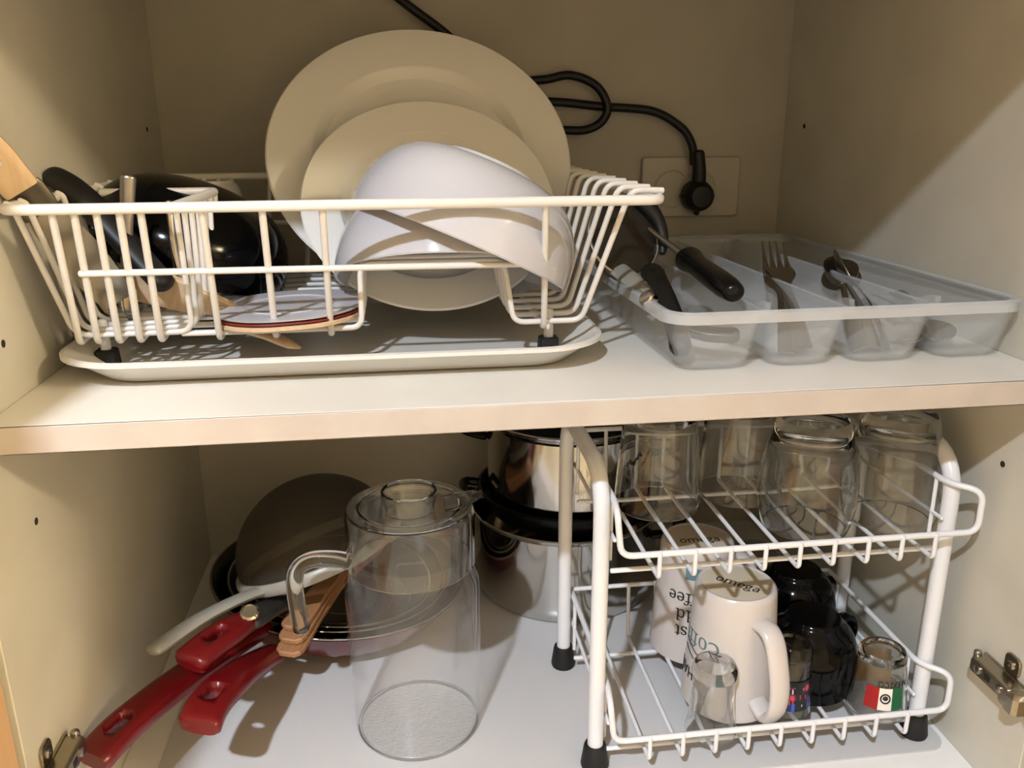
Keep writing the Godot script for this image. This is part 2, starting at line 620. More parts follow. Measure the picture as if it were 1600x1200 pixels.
func hinge(s: float) -> void:
	var x := 0.0 if s < 0 else W
	var t := thing("cabinet_hinge", "nickel concealed hinge screwed to the %s side panel" % ("left" if s < 0 else "right"), "hinge", Vector3(x, -0.2535, -0.006), Basis.IDENTITY, "hinges of the two doors")
	var i := -s   # towards the inside of the cabinet
	# mounting plate with two screw wings
	part("mounting_plate", box(Vector3(0.003, 0.014, 0.05), 0.0006), M.nickel, t, at(i * 0.0016, 0, 0.0))
	for v in [-1.0, 1.0]:
		var wing := part("wing", rr_loft([[0.0085, 0.0085, 0.005, 0.0], [0.0085, 0.0085, 0.005, 0.0016], [0.0078, 0.0078, 0.0045, 0.0022]]), M.nickel, t, Transform3D(Basis(Vector3.BACK, -i * PI / 2), Vector3(i * 0.0002, v * 0.0155, 0.006)))
		part("screw", lathe([Vector2(0, 0), Vector2(0.004, 0), Vector2(0.004, 0.001), Vector2(0.0028, 0.0022), Vector2(0.0012, 0.0022), Vector2(0.001, 0.0014), Vector2(0, 0.0014)], 20), M.steel_dull, wing, at(0, 0.0018, 0))
	# arm
	var arm := part("arm", loft([rrect(0.0068, 0.024, 0.0025, 0.0, 3), rrect(0.0068, 0.024, 0.0025, 0.0095, 3), rrect(0.0056, 0.0225, 0.0022, 0.0125, 3)], 25.0), M.nickel, t, Transform3D(Basis(Vector3.BACK, -i * PI / 2), Vector3(i * 0.0035, 0, 0.001)))
	part("adjusting_screw", lathe([Vector2(0, 0), Vector2(0.0038, 0), Vector2(0.0038, 0.0012), Vector2(0.003, 0.0018), Vector2(0, 0.0018)], 20), M.steel_dull, arm, at(0, 0.0124, -0.013))
	part("adjusting_screw", lathe([Vector2(0, 0), Vector2(0.0034, 0), Vector2(0.0034, 0.0012), Vector2(0.0026, 0.0018), Vector2(0, 0.0018)], 20), M.steel_dull, arm, at(0, 0.0124, 0.012))
	part("slot", box(Vector3(0.005, 0.0006, 0.007), 0.0002), M.black_matt, arm, at(0, 0.0126, -0.002), "dark slot")
	part("pivot", tube([Vector3(i * 0.009, -0.0085, -0.0235), Vector3(i * 0.009, 0.0085, -0.0235)], 0.0032, 14), M.steel_dull, t)
	# knuckle and cup towards the door
	part("knuckle", finish(box_soup(Vector3(0.017, 0.019, 0.014), 0.003), 30.0), M.nickel, t, at(i * 0.012, -0.001, 0.03))
	part("hinge_cup", lathe([Vector2(0, -0.006), Vector2(0.0165, -0.006), Vector2(0.0175, -0.0045), Vector2(0.0175, 0.004), Vector2(0.0155, 0.005), Vector2(0, 0.005)], 32), M.nickel, t, Transform3D(Basis(Vector3.BACK, PI / 2), Vector3(i * 0.004, -0.001, 0.048)))


func outlet_and_cord() -> void:
	var z := -D
	var t := thing("wall_outlet", "cream double wall outlet plate on the back panel", "outlet", Vector3(0.6115, 0.0993, z))
	var face := Basis(Vector3.RIGHT, PI / 2)
	part("cover_plate", rr_loft([[0.0615, 0.0355, 0.004, 0.0], [0.0615, 0.0355, 0.004, 0.005], [0.0603, 0.0343, 0.004, 0.0068]], 25.0), M.plate_cover, t, Transform3D(face, Vector3.ZERO))
	for x in [-0.0285, 0.004]:
		part("socket", lathe([Vector2(0.0225, 0.0066), Vector2(0.0225, 0.0078), Vector2(0.0215, 0.0084), Vector2(0.0205, 0.0078), Vector2(0.0202, 0.001), Vector2(0, 0.001)], 40), M.plate_cover, t, Transform3D(face, Vector3(x + 0.005, -0.002, 0)))
	var c := thing("power_cord", "black power cord knotted in a loop and plugged into the outlet", "cord", Vector3(0.6155, 0.09, z + 0.008))
	var o := c.position
	# plug, turned with its flat face to the plate
	part("plug", lathe([Vector2(0, 0), Vector2(0.0155, 0.0), Vector2(0.0185, 0.004), Vector2(0.0185, 0.017), Vector2(0.017, 0.024), Vector2(0.012, 0.029), Vector2(0, 0.03)], 32), M.cable, c, Transform3D(face, Vector3.ZERO))
	part("grip", finish(box_soup(Vector3(0.042, 0.005, 0.012), 0.002), 30.0), M.cable, c, at(0, 0, 0.012))
	part("grip", finish(box_soup(Vector3(0.006, 0.046, 0.012), 0.002), 30.0), M.cable, c, at(0, 0, 0.012))
	part("strain_relief", tube([Vector3(0, 0.012, 0.015), Vector3(-0.0005, 0.03, 0.016), Vector3(-0.0025, 0.05, 0.016)], [0.0085, 0.008, 0.0068], 14), M.cable, c)
	var zz := -0.486
	var pts := [Vector3(0.609, 0.128, zz), Vector3(0.607, 0.1465, zz), Vector3(0.5975, 0.1635, zz), Vector3(0.5839, 0.1741, zz), Vector3(0.568, 0.183, zz), Vector3(0.5486, 0.1885, zz), Vector3(0.52, 0.191, zz - 0.002), Vector3(0.4953, 0.1925, zz - 0.006), Vector3(0.4503, 0.197, zz - 0.004), Vector3(0.42, 0.197, zz), Vector3(0.39, 0.19, zz + 0.002), Vector3(0.385, 0.177, zz + 0.003), Vector3(0.41, 0.168, zz + 0.004), Vector3(0.4507, 0.1665, zz + 0.004), Vector3(0.4771, 0.1668, zz + 0.004), Vector3(0.4958, 0.1765, zz + 0.004), Vector3(0.5013, 0.1935, zz + 0.004), Vector3(0.4872, 0.2154, zz + 0.003), Vector3(0.4572, 0.2262, zz + 0.002), Vector3(0.4278, 0.2215, zz), Vector3(0.39, 0.222, zz), Vector3(0.35, 0.243, zz), Vector3(0.3136, 0.2722, zz), Vector3(0.2663, 0.3058, zz), Vector3(0.23, 0.34, zz)]
	for k in pts.size(): pts[k] -= o
	part("cable", tube(spline(pts, 6), 0.0049, 12), M.cable, c)


# ======================================================================= upper shelf
func drip_tray() -> void:
	var cx := 0.2115
	var cz := -0.207
	var hx := 0.199
	var hz := 0.149
	var rows := [[hx - 0.03, hz - 0.03, 0.03, 0.0], [hx - 0.026, hz - 0.026, 0.034, 0.0012], [hx - 0.006, hz - 0.006, 0.05, 0.0165], [hx, hz, 0.055, 0.0178], [hx, hz, 0.055, 0.0205], [hx - 0.003, hz - 0.003, 0.053, 0.0212], [hx - 0.008, hz - 0.008, 0.049, 0.019], [hx - 0.028, hz - 0.028, 0.033, 0.0035], [hx - 0.034, hz - 0.034, 0.028, 0.0022]]
	single("drip_tray", rr_loft(rows, 28.0, false, 10), M.white_plastic, "shallow white plastic drip tray under the wire dish rack", "tray", at(cx, 0.0003, cz))


func dish_rack() -> void:
	var t := thing("dish_rack", "white coated wire dish rack standing in its drip tray", "dish rack", Vector3(0.215, 0.0, -0.2))
	var o := t.position
	var mat_ = M.coat
	var put := func(called: String, pts: Array, r: float, closed := false) -> void:
		var q := []
		for p in pts: q.append(p - o)
		part(called, tube(q, r, 10, closed), mat_, t)
	var yr := 0.1255     # rim
	var yb := 0.0315     # floor wires
	var zf := -0.046
	var zk := -0.372
	var xl := 0.0125
	var xr := 0.437
	# the heavy rim
	put.call("rim", fillet([Vector3(xl, yr, zf), Vector3(xr, yr, zf), Vector3(xr, yr, zk), Vector3(xl, yr, zk)], 0.016, 6, true), 0.0036, true)
	# wires that run from side to side: left wall - cup floor - divider, or floor - hump - floor - right wall
	var nz := 10
	for k in nz:
		var z := -0.1 - k * 0.0262
		var zt := -0.058 - k * 0.0338
		# right half, hooked over the rim
		put.call("cross_wire", fillet([Vector3(0.1, yb, z), Vector3(0.2275, yb, z), Vector3(0.2285, 0.079, z), Vector3(0.3335, 0.079, z), Vector3(0.3405, yb, z), Vector3(0.3925, yb, z), Vector3(0.4165, 0.1315, zt), Vector3(0.4395, 0.1305, zt - 0.002)], 0.0085), 0.0022)
		if zt < -0.215:
			put.call("side_wire", fillet([Vector3(xl + 0.001, 0.1285, zt), Vector3(0.0185, 0.1265, zt), Vector3(0.0285, yb + 0.0005, z), Vector3(0.118, yb + 0.0005, z)], 0.012), 0.0021)
	# wires from front to back
	var tops := [0.0435, 0.0567, 0.07, 0.0836, 0.0965, 0.1335, 0.171, 0.209, 0.3555]
	var bots := [0.0297, 0.0418, 0.0562, 0.0706, 0.085, 0.1257, 0.1652, 0.2049, 0.3635]
	for k in tops.size():
		put.call("long_wire", fillet([Vector3(tops[k], yr, zf - 0.001), Vector3(bots[k], yb - 0.0045, -0.098), Vector3(bots[k], yb - 0.003, -0.115), Vector3(bots[k], yb - 0.0042, -0.335), Vector3(tops[k], yr, zk + 0.001)], 0.006), 0.0024)
	# rail half way up the front and one at the back
	put.call("front_rail", [Vector3(0.0475, 0.0815, -0.0685), Vector3(0.3585, 0.0805, -0.0685)], 0.0023)
	put.call("back_rail", [Vector3(0.0475, 0.0815, -0.357), Vector3(0.3585, 0.0805, -0.357)], 0.0023)
	# cutlery cup: a divider of upright wires and a flat rim
	for k in 7:
		var z := -0.0985 - k * 0.0165
		var zt := -0.057 - k * 0.0215
		put.call("cup_wire", fillet([Vector3(xl + 0.001, 0.1285, zt), Vector3(0.0175, 0.1265, zt), Vector3(0.0275, yb + 0.0015, z), Vector3(0.1075, yb + 0.0015, z), Vector3(0.1125, 0.1225, z + 0.028 - k * 0.005)], 0.011), 0.0021)
	put.call("cup_rim", fillet([Vector3(0.113, 0.1245, -0.05), Vector3(0.1125, 0.1235, -0.205), Vector3(0.024, 0.1235, -0.205)], 0.01), 0.0034)
	for x in [0.032, 0.05, 0.068, 0.086, 0.103]:
		put.call("cup_wire", fillet([Vector3(x, 0.1235, -0.205), Vector3(x, yb + 0.003, -0.198), Vector3(x, yb + 0.003, -0.17)], 0.006), 0.002)
	# feet
	for p in [Vector3(0.0365, 0, -0.128), Vector3(0.3705, 0, -0.118), Vector3(0.0365, 0, -0.325), Vector3(0.3705, 0, -0.325)]:
		var leg := part("leg", tube([Vector3(p.x, 0.008, p.z) - o, Vector3(p.x, 0.036, p.z) - o], 0.0038, 12), mat_, t)
		part("foot_cap", rr_loft([[0.0082, 0.0082, 0.003, 0.0], [0.0074, 0.0074, 0.003, 0.0115], [0.0064, 0.0064, 0.003, 0.0124]], 30.0, false, 4), M.rubber, leg, at(p.x - o.x, 0.0026, p.z - o.z), "black rubber cap")


func plate_profile(r: float, h: float) -> Array:
	var th := 0.0035
	return [Vector2(0, 0.004), Vector2(r * 0.5, 0.004), Vector2(r * 0.52, 0.0), Vector2(r * 0.56, 0.0), Vector2(r * 0.6, 0.004), Vector2(r * 0.69, h * 0.68), Vector2(r * 0.86, h * 0.86), Vector2(r - 0.0015, h - 0.0012), Vector2(r, h), Vector2(r - 0.0015, h + 0.0014), Vector2(r * 0.86, h * 0.86 + th), Vector2(r * 0.715, h * 0.72 + th), Vector2(r * 0.7, h * 0.68 + th), Vector2(r * 0.645, h * 0.3 + th), Vector2(r * 0.62, 0.0048 + th), Vector2(r * 0.58, 0.004 + th), Vector2(0, 0.004 + th)]


func bowl_profile(r: float, h: float, foot: float) -> Array:
	var p := [Vector2(0, 0.003), Vector2(foot - 0.003, 0.003), Vector2(foot - 0.002, 0.0), Vector2(foot, 0.0), Vector2(foot + 0.001, 0.003)]
	for k in range(1, 13):
		var f := k / 12.0
		p.append(Vector2(lerpf(foot, r, pow(sin(f * PI / 2), 0.85)), 0.003 + (h - 0.003) * (1.0 - pow(cos(f * PI / 2), 0.95))))
	p.append(Vector2(r - 0.0008, h + 0.0012))
	p.append(Vector2(r - 0.0026, h + 0.0008))
	for k in range(11, -1, -1):
		var f := k / 12.0
		p.append(Vector2(maxf(lerpf(foot, r, pow(sin(f * PI / 2), 0.85)) - 0.0032, 0.0), 0.0055 + (h - 0.004) * (1.0 - pow(cos(f * PI / 2), 0.95))))
	p.append(Vector2(0, 0.0058))
	return p


func dome_profile(r: float, h: float) -> Array:
	var p := []
	for k in 15:
		var f := PI / 2 * k / 14.0
		p.append(Vector2(r * pow(sin(f), 0.8), h * (1.0 - pow(cos(f), 0.8))))
	p.append(Vector2(r + 0.0006, h + 0.002))
	p.append(Vector2(r - 0.002, h + 0.0028))
	for k in range(13, -1, -1):
		var f := PI / 2 * k / 14.0
		p.append(Vector2(maxf(r * pow(sin(f), 0.8) - 0.003, 0.0), h * (1.0 - pow(cos(f), 0.8)) + 0.003))
	return p


func crockery() -> void:
	# plates stand in the slots and lean back
	var a := aim(Vector3(0.03, 0.588, 0.809))
	single("dinner_plate", lathe(plate_profile(0.141, 0.02), 96, false, 24.0), M.china, "large cream dinner plate standing at the back of the dish rack", "plate", Transform3D(a, Vector3(0.2815, 0.149, -0.3) - a.y * 0.02))
	var b := aim(Vector3(0.03, 0.66, 0.75))
	single("soup_plate", lathe(plate_profile(0.1105, 0.022), 96, false, 24.0), M.china, "smaller white plate leaning in front of the large dinner plate", "plate", Transform3D(b, Vector3(0.2855, 0.1115, -0.235) - b.y * 0.022))
	# two bowls tipped over each other, bottoms up; their profile starts at the foot, so the axis points down into the bowl's opening
	var bw := lathe(bowl_profile(0.0885, 0.066, 0.036), 80, false, 30.0)
	var axb := Vector3(0.03, 0.92, -0.37).normalized()
	single("white_bowl", bw, M.china_white, "white bowl upside down underneath the tilted bowl in the dish rack", "bowl", Transform3D(aim(-axb), Vector3(0.2945, 0.0585, -0.148) + axb * 0.066))
	var axa := Vector3(0.41, 0.895, -0.16).normalized()
	single("white_bowl", bw, M.china_white, "white bowl tipped to the right on top of another bowl", "bowl", Transform3D(aim(-axa), Vector3(0.303, 0.0845, -0.135) + axa * 0.066))
	# black bowl on the left
	var axk := Vector3(0.373, 1.0, 0.056).normalized()
	single("black_bowl", lathe(dome_profile(0.0845, 0.062), 80, false, 30.0), M.black_gloss, "large glossy black bowl tipped over behind the cutlery cup", "bowl", Transform3D(aim(-axk), Vector3(0.0755, 0.0675, -0.244) + axk * 0.062))
	# pale cup behind it
	single("pale_cup", lathe(bowl_profile(0.042, 0.085, 0.03), 56, false, 30.0), M.china, "pale cup upside down in the back corner behind the black bowl", "cup", Transform3D(aim(Vector3(0, -1, 0)), Vector3(0.07, 0.1235, -0.355)))
	# small lids lying flat on the rack floor
	var lid := thing("storage_lid", "thin translucent oval lid with a raised ring, on a wooden board", "lid", Vector3(0.172, 0.0415, -0.135), Basis(Vector3.UP, 0.1) * Basis(Vector3.BACK, 0.03))
	part("sheet", rr_loft([[0.05, 0.052, 0.045, 0.0], [0.054, 0.056, 0.049, 0.0008], [0.0545, 0.0565, 0.049, 0.0018], [0.053, 0.055, 0.048, 0.002]], 25.0, false, 12), mat(Color(0.8, 0.79, 0.81), 0.2), lid)
	var ring := []
	for k in 48: ring.append(Vector3(0.034 * cos(TAU * k / 48), 0.0021, 0.034 * sin(TAU * k / 48)))
	part("ring", tube(ring, 0.0007, 6, true), M.china_white, lid)
	single("red_coaster", rr_loft([[0.053, 0.054, 0.047, 0.0], [0.0545, 0.0555, 0.048, 0.0008], [0.0535, 0.0545, 0.047, 0.002]], 25.0, false, 12), mat(Color(0.45, 0.12, 0.07), 0.4), "thin dark red coaster under the translucent oval lid", "coaster", Transform3D(Basis(Vector3.UP, 0.1) * Basis(Vector3.BACK, 0.03), Vector3(0.172, 0.039, -0.135)))
	single("wood_coaster", rr_loft([[0.053, 0.055, 0.047, 0.0], [0.0545, 0.0565, 0.048, 0.0008], [0.0545, 0.0565, 0.048, 0.003], [0.0535, 0.0555, 0.047, 0.0036]], 25.0, false, 12), M.wood_light, "light wooden coaster lowest of the small stack in the dish rack", "coaster", Transform3D(Basis(Vector3.UP, 0.1) * Basis(Vector3.BACK, 0.03), Vector3(0.172, 0.035, -0.135)))


func cup_utensils() -> void:
	# wooden handled slicer: handle, rivet, steel blade
	var a := Vector3(-0.0, 0.16, -0.078)
	var b := Vector3(0.056, 0.052, -0.115)
	var dir := (b - a).normalized()
	var s := thing("wooden_handled_slicer", "steel slicer with a tan riveted wooden handle leaning out of the cutlery cup", "slicer", a)
	var side := dir.cross(Vector3(0.1, 0.2, 1.0)).normalized()
	var rows := []
	for k in 9:
		var f := k / 8.0
		rows.append([dir * (-0.016 + 0.046 * f), 0.0125 - 0.002 * absf(f - 0.5), 0.0])
	part("handle", strip(rows, side, 0.009), M.wood_light, s)
	part("rivet", lathe([Vector2(0, -0.007), Vector2(0.003, -0.007), Vector2(0.003, 0.007), Vector2(0, 0.007)], 16), M.steel, s, Transform3D(aim(dir.cross(side)), dir * 0.008))
	part("bolster", strip([[dir * 0.028, 0.0125, 0.0], [dir * 0.032, 0.0135, 0.0], [dir * 0.044, 0.013, 0.0], [dir * 0.048, 0.012, 0.0]], side, 0.007), mat(Color(0.36, 0.34, 0.31), 0.35, 1.0), s)
	rows = []
	for k in 9:
		var f := k / 8.0
		rows.append([dir * (0.046 + 0.08 * f), 0.0115 + 0.004 * sin(f * PI), 0.002])
	part("blade", strip(rows, side, 0.0012), mat(Color(0.56, 0.54, 0.5), 0.22, 1.0), s)
	# black ladle handle
	var pts := spline([Vector3(0.006, 0.139, -0.165), Vector3(0.022, 0.128, -0.158), Vector3(0.046, 0.104, -0.147), Vector3(0.082, 0.063, -0.132)], 6)
	var base: Vector3 = pts[0]
	for k in pts.size(): pts[k] -= base
	var rad := []
	for k in pts.size(): rad.append(0.0105 + 0.002 * sin(PI * k / pts.size()))
	single("spatula_handle", tube(pts, rad, 14, false, Vector2(1.0, 0.7)), M.black_matt, "matt black spatula handle leaning in the cutlery cup", "spatula", at(base.x, base.y, base.z))
	# steel knife handle standing upright
	var kn := thing("table_knife", "steel table knife standing upright in the cutlery cup", "knife", Vector3(0.055, 0.038, -0.137))
	part("handle", tube([Vector3(0, 0.02, 0), Vector3(0.003, 0.06, -0.004), Vector3(0.0085, 0.1, -0.008)], [0.0042, 0.005, 0.0058], 12, false, Vector2(1.0, 0.6)), M.steel_dull, kn)
	part("blade", strip([[Vector3(0, -0.004, 0), 0.002, 0.0], [Vector3(0, 0.004, 0), 0.006, 0.0], [Vector3(0, 0.02, 0), 0.006, 0.0]], Vector3.RIGHT, 0.0012), M.steel, kn)
	# white knife handle beside it
	single("slim_knife", tube([Vector3(0, 0, 0), Vector3(-0.004, 0.05, -0.006), Vector3(-0.005, 0.076, -0.012)], 0.0028, 10, false, Vector2(1.0, 0.6)), M.steel, "slim bright cutlery handle near the cup divider", "knife", at(0.0905, 0.043, -0.15))
	# wooden spatula lying low
	var w := PackedVector2Array([Vector2(-0.05, -0.006), Vector2(0.02, -0.017), Vector2(0.036, -0.012), Vector2(0.037, 0.008), Vector2(0.024, 0.017), Vector2(-0.01, 0.014), Vector2(-0.05, 0.004)])
	single("wooden_spatula", plate(w, 0.006, 0.001), M.wood_light, "pale wooden spatula blade poking through the cup divider", "spatula", Transform3D(Basis(Vector3.BACK, PI - 0.36) * Basis(Vector3.RIGHT, -0.35), Vector3(0.084, 0.0535, -0.146)))
	# wooden spoon tip below the floor wires
	single("wooden_spoon", finish(tube_soup(spline([Vector3(-0.02, 0.01, 0), Vector3(0.0, 0.004, 0), Vector3(0.016, -0.003, 0.003), Vector3(0.024, -0.006, 0.004)], 5), [0.004, 0.006, 0.0075, 0.0085, 0.009, 0.009, 0.009, 0.009, 0.009, 0.0085, 0.008, 0.0075, 0.006, 0.005, 0.004, 0.003], 12, false, Vector2(1.0, 0.4)), 50.0), M.wood_light, "tip of a pale wooden spoon hanging through the rack floor", "spoon", at(0.155, 0.0205, -0.118))


func tub(hx: float, hz: float, h: float) -> ArrayMesh:
	var w := 0.0011
	return rr_loft([[hx - 0.014, hz - 0.016, 0.012, 0.0], [hx - 0.009, hz - 0.011, 0.014, 0.0022], [hx - 0.0065, hz - 0.008, 0.014, 0.007], [hx, hz, 0.014, h], [hx - w, hz - w, 0.013, h], [hx - 0.0075, hz - 0.009, 0.013, 0.0085], [hx - 0.0105, hz - 0.0125, 0.012, 0.0035], [hx - 0.015, hz - 0.017, 0.011, 0.0013]], 30.0, false, 6)


func cutlery_tray() -> void:
	var t := thing("cutlery_tray", "milky translucent plastic cutlery tray with four compartments", "cutlery tray", Vector3(0.5785, 0.0004, -0.245), Basis(Vector3.UP, 0.028))
	var xs := [-0.1, -0.0315, 0.036, 0.1075]
	var hw := [0.0355, 0.0325, 0.0345, 0.0345]
	for k in 4:
		var c := part("compartment", tub(hw[k], 0.198, 0.044 if k in [0, 3] else 0.044), M.milky, t, at(xs[k], 0, 0))
		# rounded shoulders where the dividers rise to the front edge
		if k < 3:
			var prof := PackedVector2Array([Vector2(0.0, 0.0), Vector2(0.0, 0.012), Vector2(0.01, 0.0115), Vector2(0.018, 0.008), Vector2(0.03, 0.002), Vector2(0.045, 0.0)])
			part("shoulder", plate(prof, 0.0045, 0.0004), M.milky, c, Transform3D(Basis(Vector3.UP, PI / 2), Vector3(hw[k] + 0.0003, 0.0385, 0.192)))
			part("divider_top", box(Vector3(0.004, 0.0012, 0.37), 0.0004), M.milky, c, at(hw[k] + 0.0003, 0.0435, 0))
	# rim flange with a turned down lip
	var hx := 0.1425
	var hz := 0.2035
	part("rim", rr_loft([[hx - 0.0055, hz - 0.006, 0.018, 0.0445], [hx - 0.001, hz - 0.001, 0.022, 0.0448], [hx - 0.001, hz - 0.001, 0.022, 0.0385], [hx, hz, 0.022, 0.0385], [hx, hz, 0.022, 0.0458], [hx - 0.002, hz - 0.002, 0.021, 0.0472], [hx - 0.0065, hz - 0.007, 0.017, 0.0462]], 30.0, true, 8), M.milky_rim, t)
	# round lid that leans against the back panel behind the tray
	single("clear_lid", lathe([Vector2(0, 0), Vector2(0.029, 0.0), Vector2(0.032, 0.002), Vector2(0.0325, 0.008), Vector2(0.0315, 0.0085), Vector2(0.03, 0.0032), Vector2(0, 0.0016)], 64), M.milky_rim, "round milky plastic lid standing behind the cutlery tray", "lid", Transform3D(aim(Vector3(-0.06, 0.79, 0.61)), Vector3(0.684, 0.0205, -0.476)))


func fork(label: String, p: Vector3, turn: Basis, len_: float) -> void:
	var t := thing("table_fork", label, "fork", p, turn, "forks in the second compartment")
	# along -z: handle end at 0, tines at -len_
	var rows := []
	for k in 15:
		var f := k / 14.0
		var z := -len_ * 0.72 * f
		var hw := lerpf(0.0065, 0.0028, smoothstep(0.0, 0.75, f)) if f < 0.8 else lerpf(0.0028, 0.0115, smoothstep(0.8, 1.0, f))
		rows.append([Vector3(0, 0.004 * sin(f * PI) + 0.002 * f, z), hw, 0.0])
	for k in 4:
		rows.append([Vector3(0, 0.002 - 0.0012 * k, -len_ * 0.72 - 0.0045 * (k + 1)), 0.0115, 0.0008])
	part("handle", strip(rows, Vector3.RIGHT, 0.0018), M.steel_dull, t)
	for k in 4:
		var x := -0.0096 + 0.0064 * k
		var z0 := -len_ * 0.72 - 0.016
		part("tine", strip([[Vector3(x, -0.0022, z0), 0.0017, 0.0], [Vector3(x, -0.003, z0 - 0.015), 0.0014, 0.0], [Vector3(x, -0.001, z0 - 0.03), 0.0012, 0.0], [Vector3(x * 0.98, 0.003, z0 - 0.042), 0.0006, 0.0]], Vector3.RIGHT, 0.0016, 4), M.steel_dull, t)


func spoon(label: String, p: Vector3, turn: Basis, len_: float, w: float, group: String) -> void:
	var t := thing("table_spoon", label, "spoon", p, turn, group)
	var rows := []
	for k in 13:
		var f := k / 12.0
		rows.append([Vector3(0, 0.004 * sin(f * PI), -len_ * 0.66 * f), lerpf(0.0065, 0.0026, smoothstep(0.0, 0.8, f)), 0.0])
	part("handle", strip(rows, Vector3.RIGHT, 0.0018), M.steel_dull, t)
	rows = []
	for k in 17:
		var f := k / 16.0
		rows.append([Vector3(0, 0.0, -len_ * (0.655 + 0.345 * f)), maxf(w * pow(sin(PI * (0.06 + 0.92 * f)), 0.6), 0.0015), 0.0065 * sin(PI * f)])
	part("bowl", strip(rows, Vector3.RIGHT, 0.0014, 12), M.steel_dull, t)


func cutlery() -> void:
	# big black handle whose steel shaft carries the round skimmer
	var sk := thing("skimmer", "round flat skimmer with a long black handle lying across the cutlery tray", "skimmer", Vector3(0.475, 0.066, -0.19))
	var o := sk.position
	var disc := Vector3(0.4505, 0.0785, -0.205) - o
	var dn := aim(Vector3(0.28, 0.42, 0.86))
	part("disc", lathe([Vector2(0, 0.0), Vector2(0.033, 0.001), Vector2(0.0345, 0.003), Vector2(0.0335, 0.0042), Vector2(0.032, 0.0026), Vector2(0, 0.0016)], 48), mat(Color(0.2, 0.185, 0.16), 0.45, 0.6), sk, Transform3D(dn, disc))
	var hoop := []
	for k in 48: hoop.append(disc + dn * Vector3(0.0345 * cos(TAU * k / 48), 0.003, 0.0345 * sin(TAU * k / 48)))
	part("hoop", tube(hoop, 0.002, 8, true), M.steel_dull, sk)
	var arc := []
	for k in 14:
		var f := -1.95 + 1.75 * k / 13.0
		arc.append(disc + dn * Vector3(0.0385 * cos(f), 0.005, 0.0385 * sin(f)))
	part("guard", tube(arc, [0.003, 0.0055, 0.007, 0.0075, 0.0078, 0.0078, 0.0075, 0.007, 0.0065, 0.006, 0.0055, 0.005, 0.0045, 0.0035], 12), M.black_matt, sk)
	var h0 := Vector3(0.5055, 0.0625, -0.196) - o
	var h1 := Vector3(0.4985, 0.0565, -0.066) - o
	var neck := Vector3(0.4725, 0.087, -0.2) - o
	part("shaft", tube([neck, h0.lerp(neck, 0.3), h0 + (h1 - h0) * 0.08], 0.0042, 10, false, Vector2(1.0, 0.6)), M.steel_dull, sk)
	var hp := []
	for k in 11: hp.append(h0.lerp(h1, k / 10.0))
	part("handle", tube(hp, [0.0085, 0.0125, 0.0105, 0.0098, 0.0098, 0.01, 0.0102, 0.0103, 0.0103, 0.01, 0.0085], 18, false, Vector2(1.0, 0.9)), M.black_plastic, sk)
	# second black handle, short, with a ball end, and its steel parts
	var pe := thing("peeler", "black handled peeler with a rounded end at the tray's left front", "peeler", Vector3(0.4585, 0.045, -0.12))
	o = pe.position
	part("handle", tube(spline([Vector3(0.4605, 0.0565, -0.158) - o, Vector3(0.463, 0.056, -0.148) - o, Vector3(0.462, 0.049, -0.12) - o, Vector3(0.461, 0.028, -0.078) - o, Vector3(0.46, 0.014, -0.062) - o], 4), [0.006, 0.0085, 0.0095, 0.01, 0.0098, 0.0088, 0.008, 0.0078, 0.0078, 0.008, 0.0082, 0.0084, 0.0085, 0.0085, 0.0085, 0.0085, 0.007], 14, false, Vector2(1.0, 0.85)), M.black_matt, pe)
	part("ferrule", lathe([Vector2(0, 0), Vector2(0.006, 0), Vector2(0.0065, 0.002), Vector2(0.0065, 0.008), Vector2(0.005, 0.01), Vector2(0, 0.01)], 24), M.steel, pe, Transform3D(aim(Vector3(-0.7, 0.5, 0.4)), Vector3(0.4475, 0.044, -0.098) - o))
	# another dark handle on the floor of the first compartment
	single("knife_handle", tube(spline([Vector3(0, 0, 0), Vector3(0.018, -0.004, 0.012), Vector3(0.036, -0.004, 0.02)], 4), 0.0085, 14, false, Vector2(1.0, 0.7)), M.black_plastic, "dark rounded knife handle seen through the first compartment's front", "knife", at(0.468, 0.026, -0.092))
	# white handles that lie along the tray's left side
	for k in 2:
		single("white_server", strip([[Vector3(0, 0, 0), 0.0015, 0.0], [Vector3(0.002, -0.002, 0.02), 0.007, 0.001], [Vector3(0.006, -0.007, 0.07), 0.0085, 0.001], [Vector3(0.012, -0.013, 0.12), 0.008, 0.001], [Vector3(0.015, -0.015, 0.135), 0.003, 0.0]], Vector3(0.94, 0.3, 0).normalized(), 0.003), M.sieve_plastic, ["white plastic server lying uppermost along the tray's left side", "white plastic server lying lower along the tray's left side"][k], "server", at(0.4365 + 0.003 * k, 0.062 - 0.0085 * k, -0.265 + 0.012 * k))
	# forks: handles at the front on the compartment's floor, tines up at the back
	var fx := [0.54, 0.549, 0.558]
	for k in 3:
		fork(["table fork nearest the skimmer, tines raised", "table fork in the middle of the three, tines raised", "table fork next to the spoons, tines raised"][k], Vector3(fx[k] + 0.011, 0.0045 + 0.001 * k, -0.08 - 0.004 * k), Basis(Vector3.UP, -0.33 + 0.05 * k) * Basis(Vector3.RIGHT, 0.33 + 0.015 * k), 0.15)
	for k in 3:
		spoon(["table spoon lying against the forks' compartment, bowl up", "table spoon between two others in the third compartment", "table spoon at the right of the third compartment, bowl turned over"][k], Vector3(0.612 + 0.0115 * k, 0.0045 + 0.0015 * k, -0.082), Basis(Vector3.UP, -0.34 + 0.07 * k) * Basis(Vector3.RIGHT, 0.29 + 0.012 * k) * Basis(Vector3.BACK, [0.5, -0.2, -1.0][k]), 0.16, 0.017, "spoons in the third compartment")
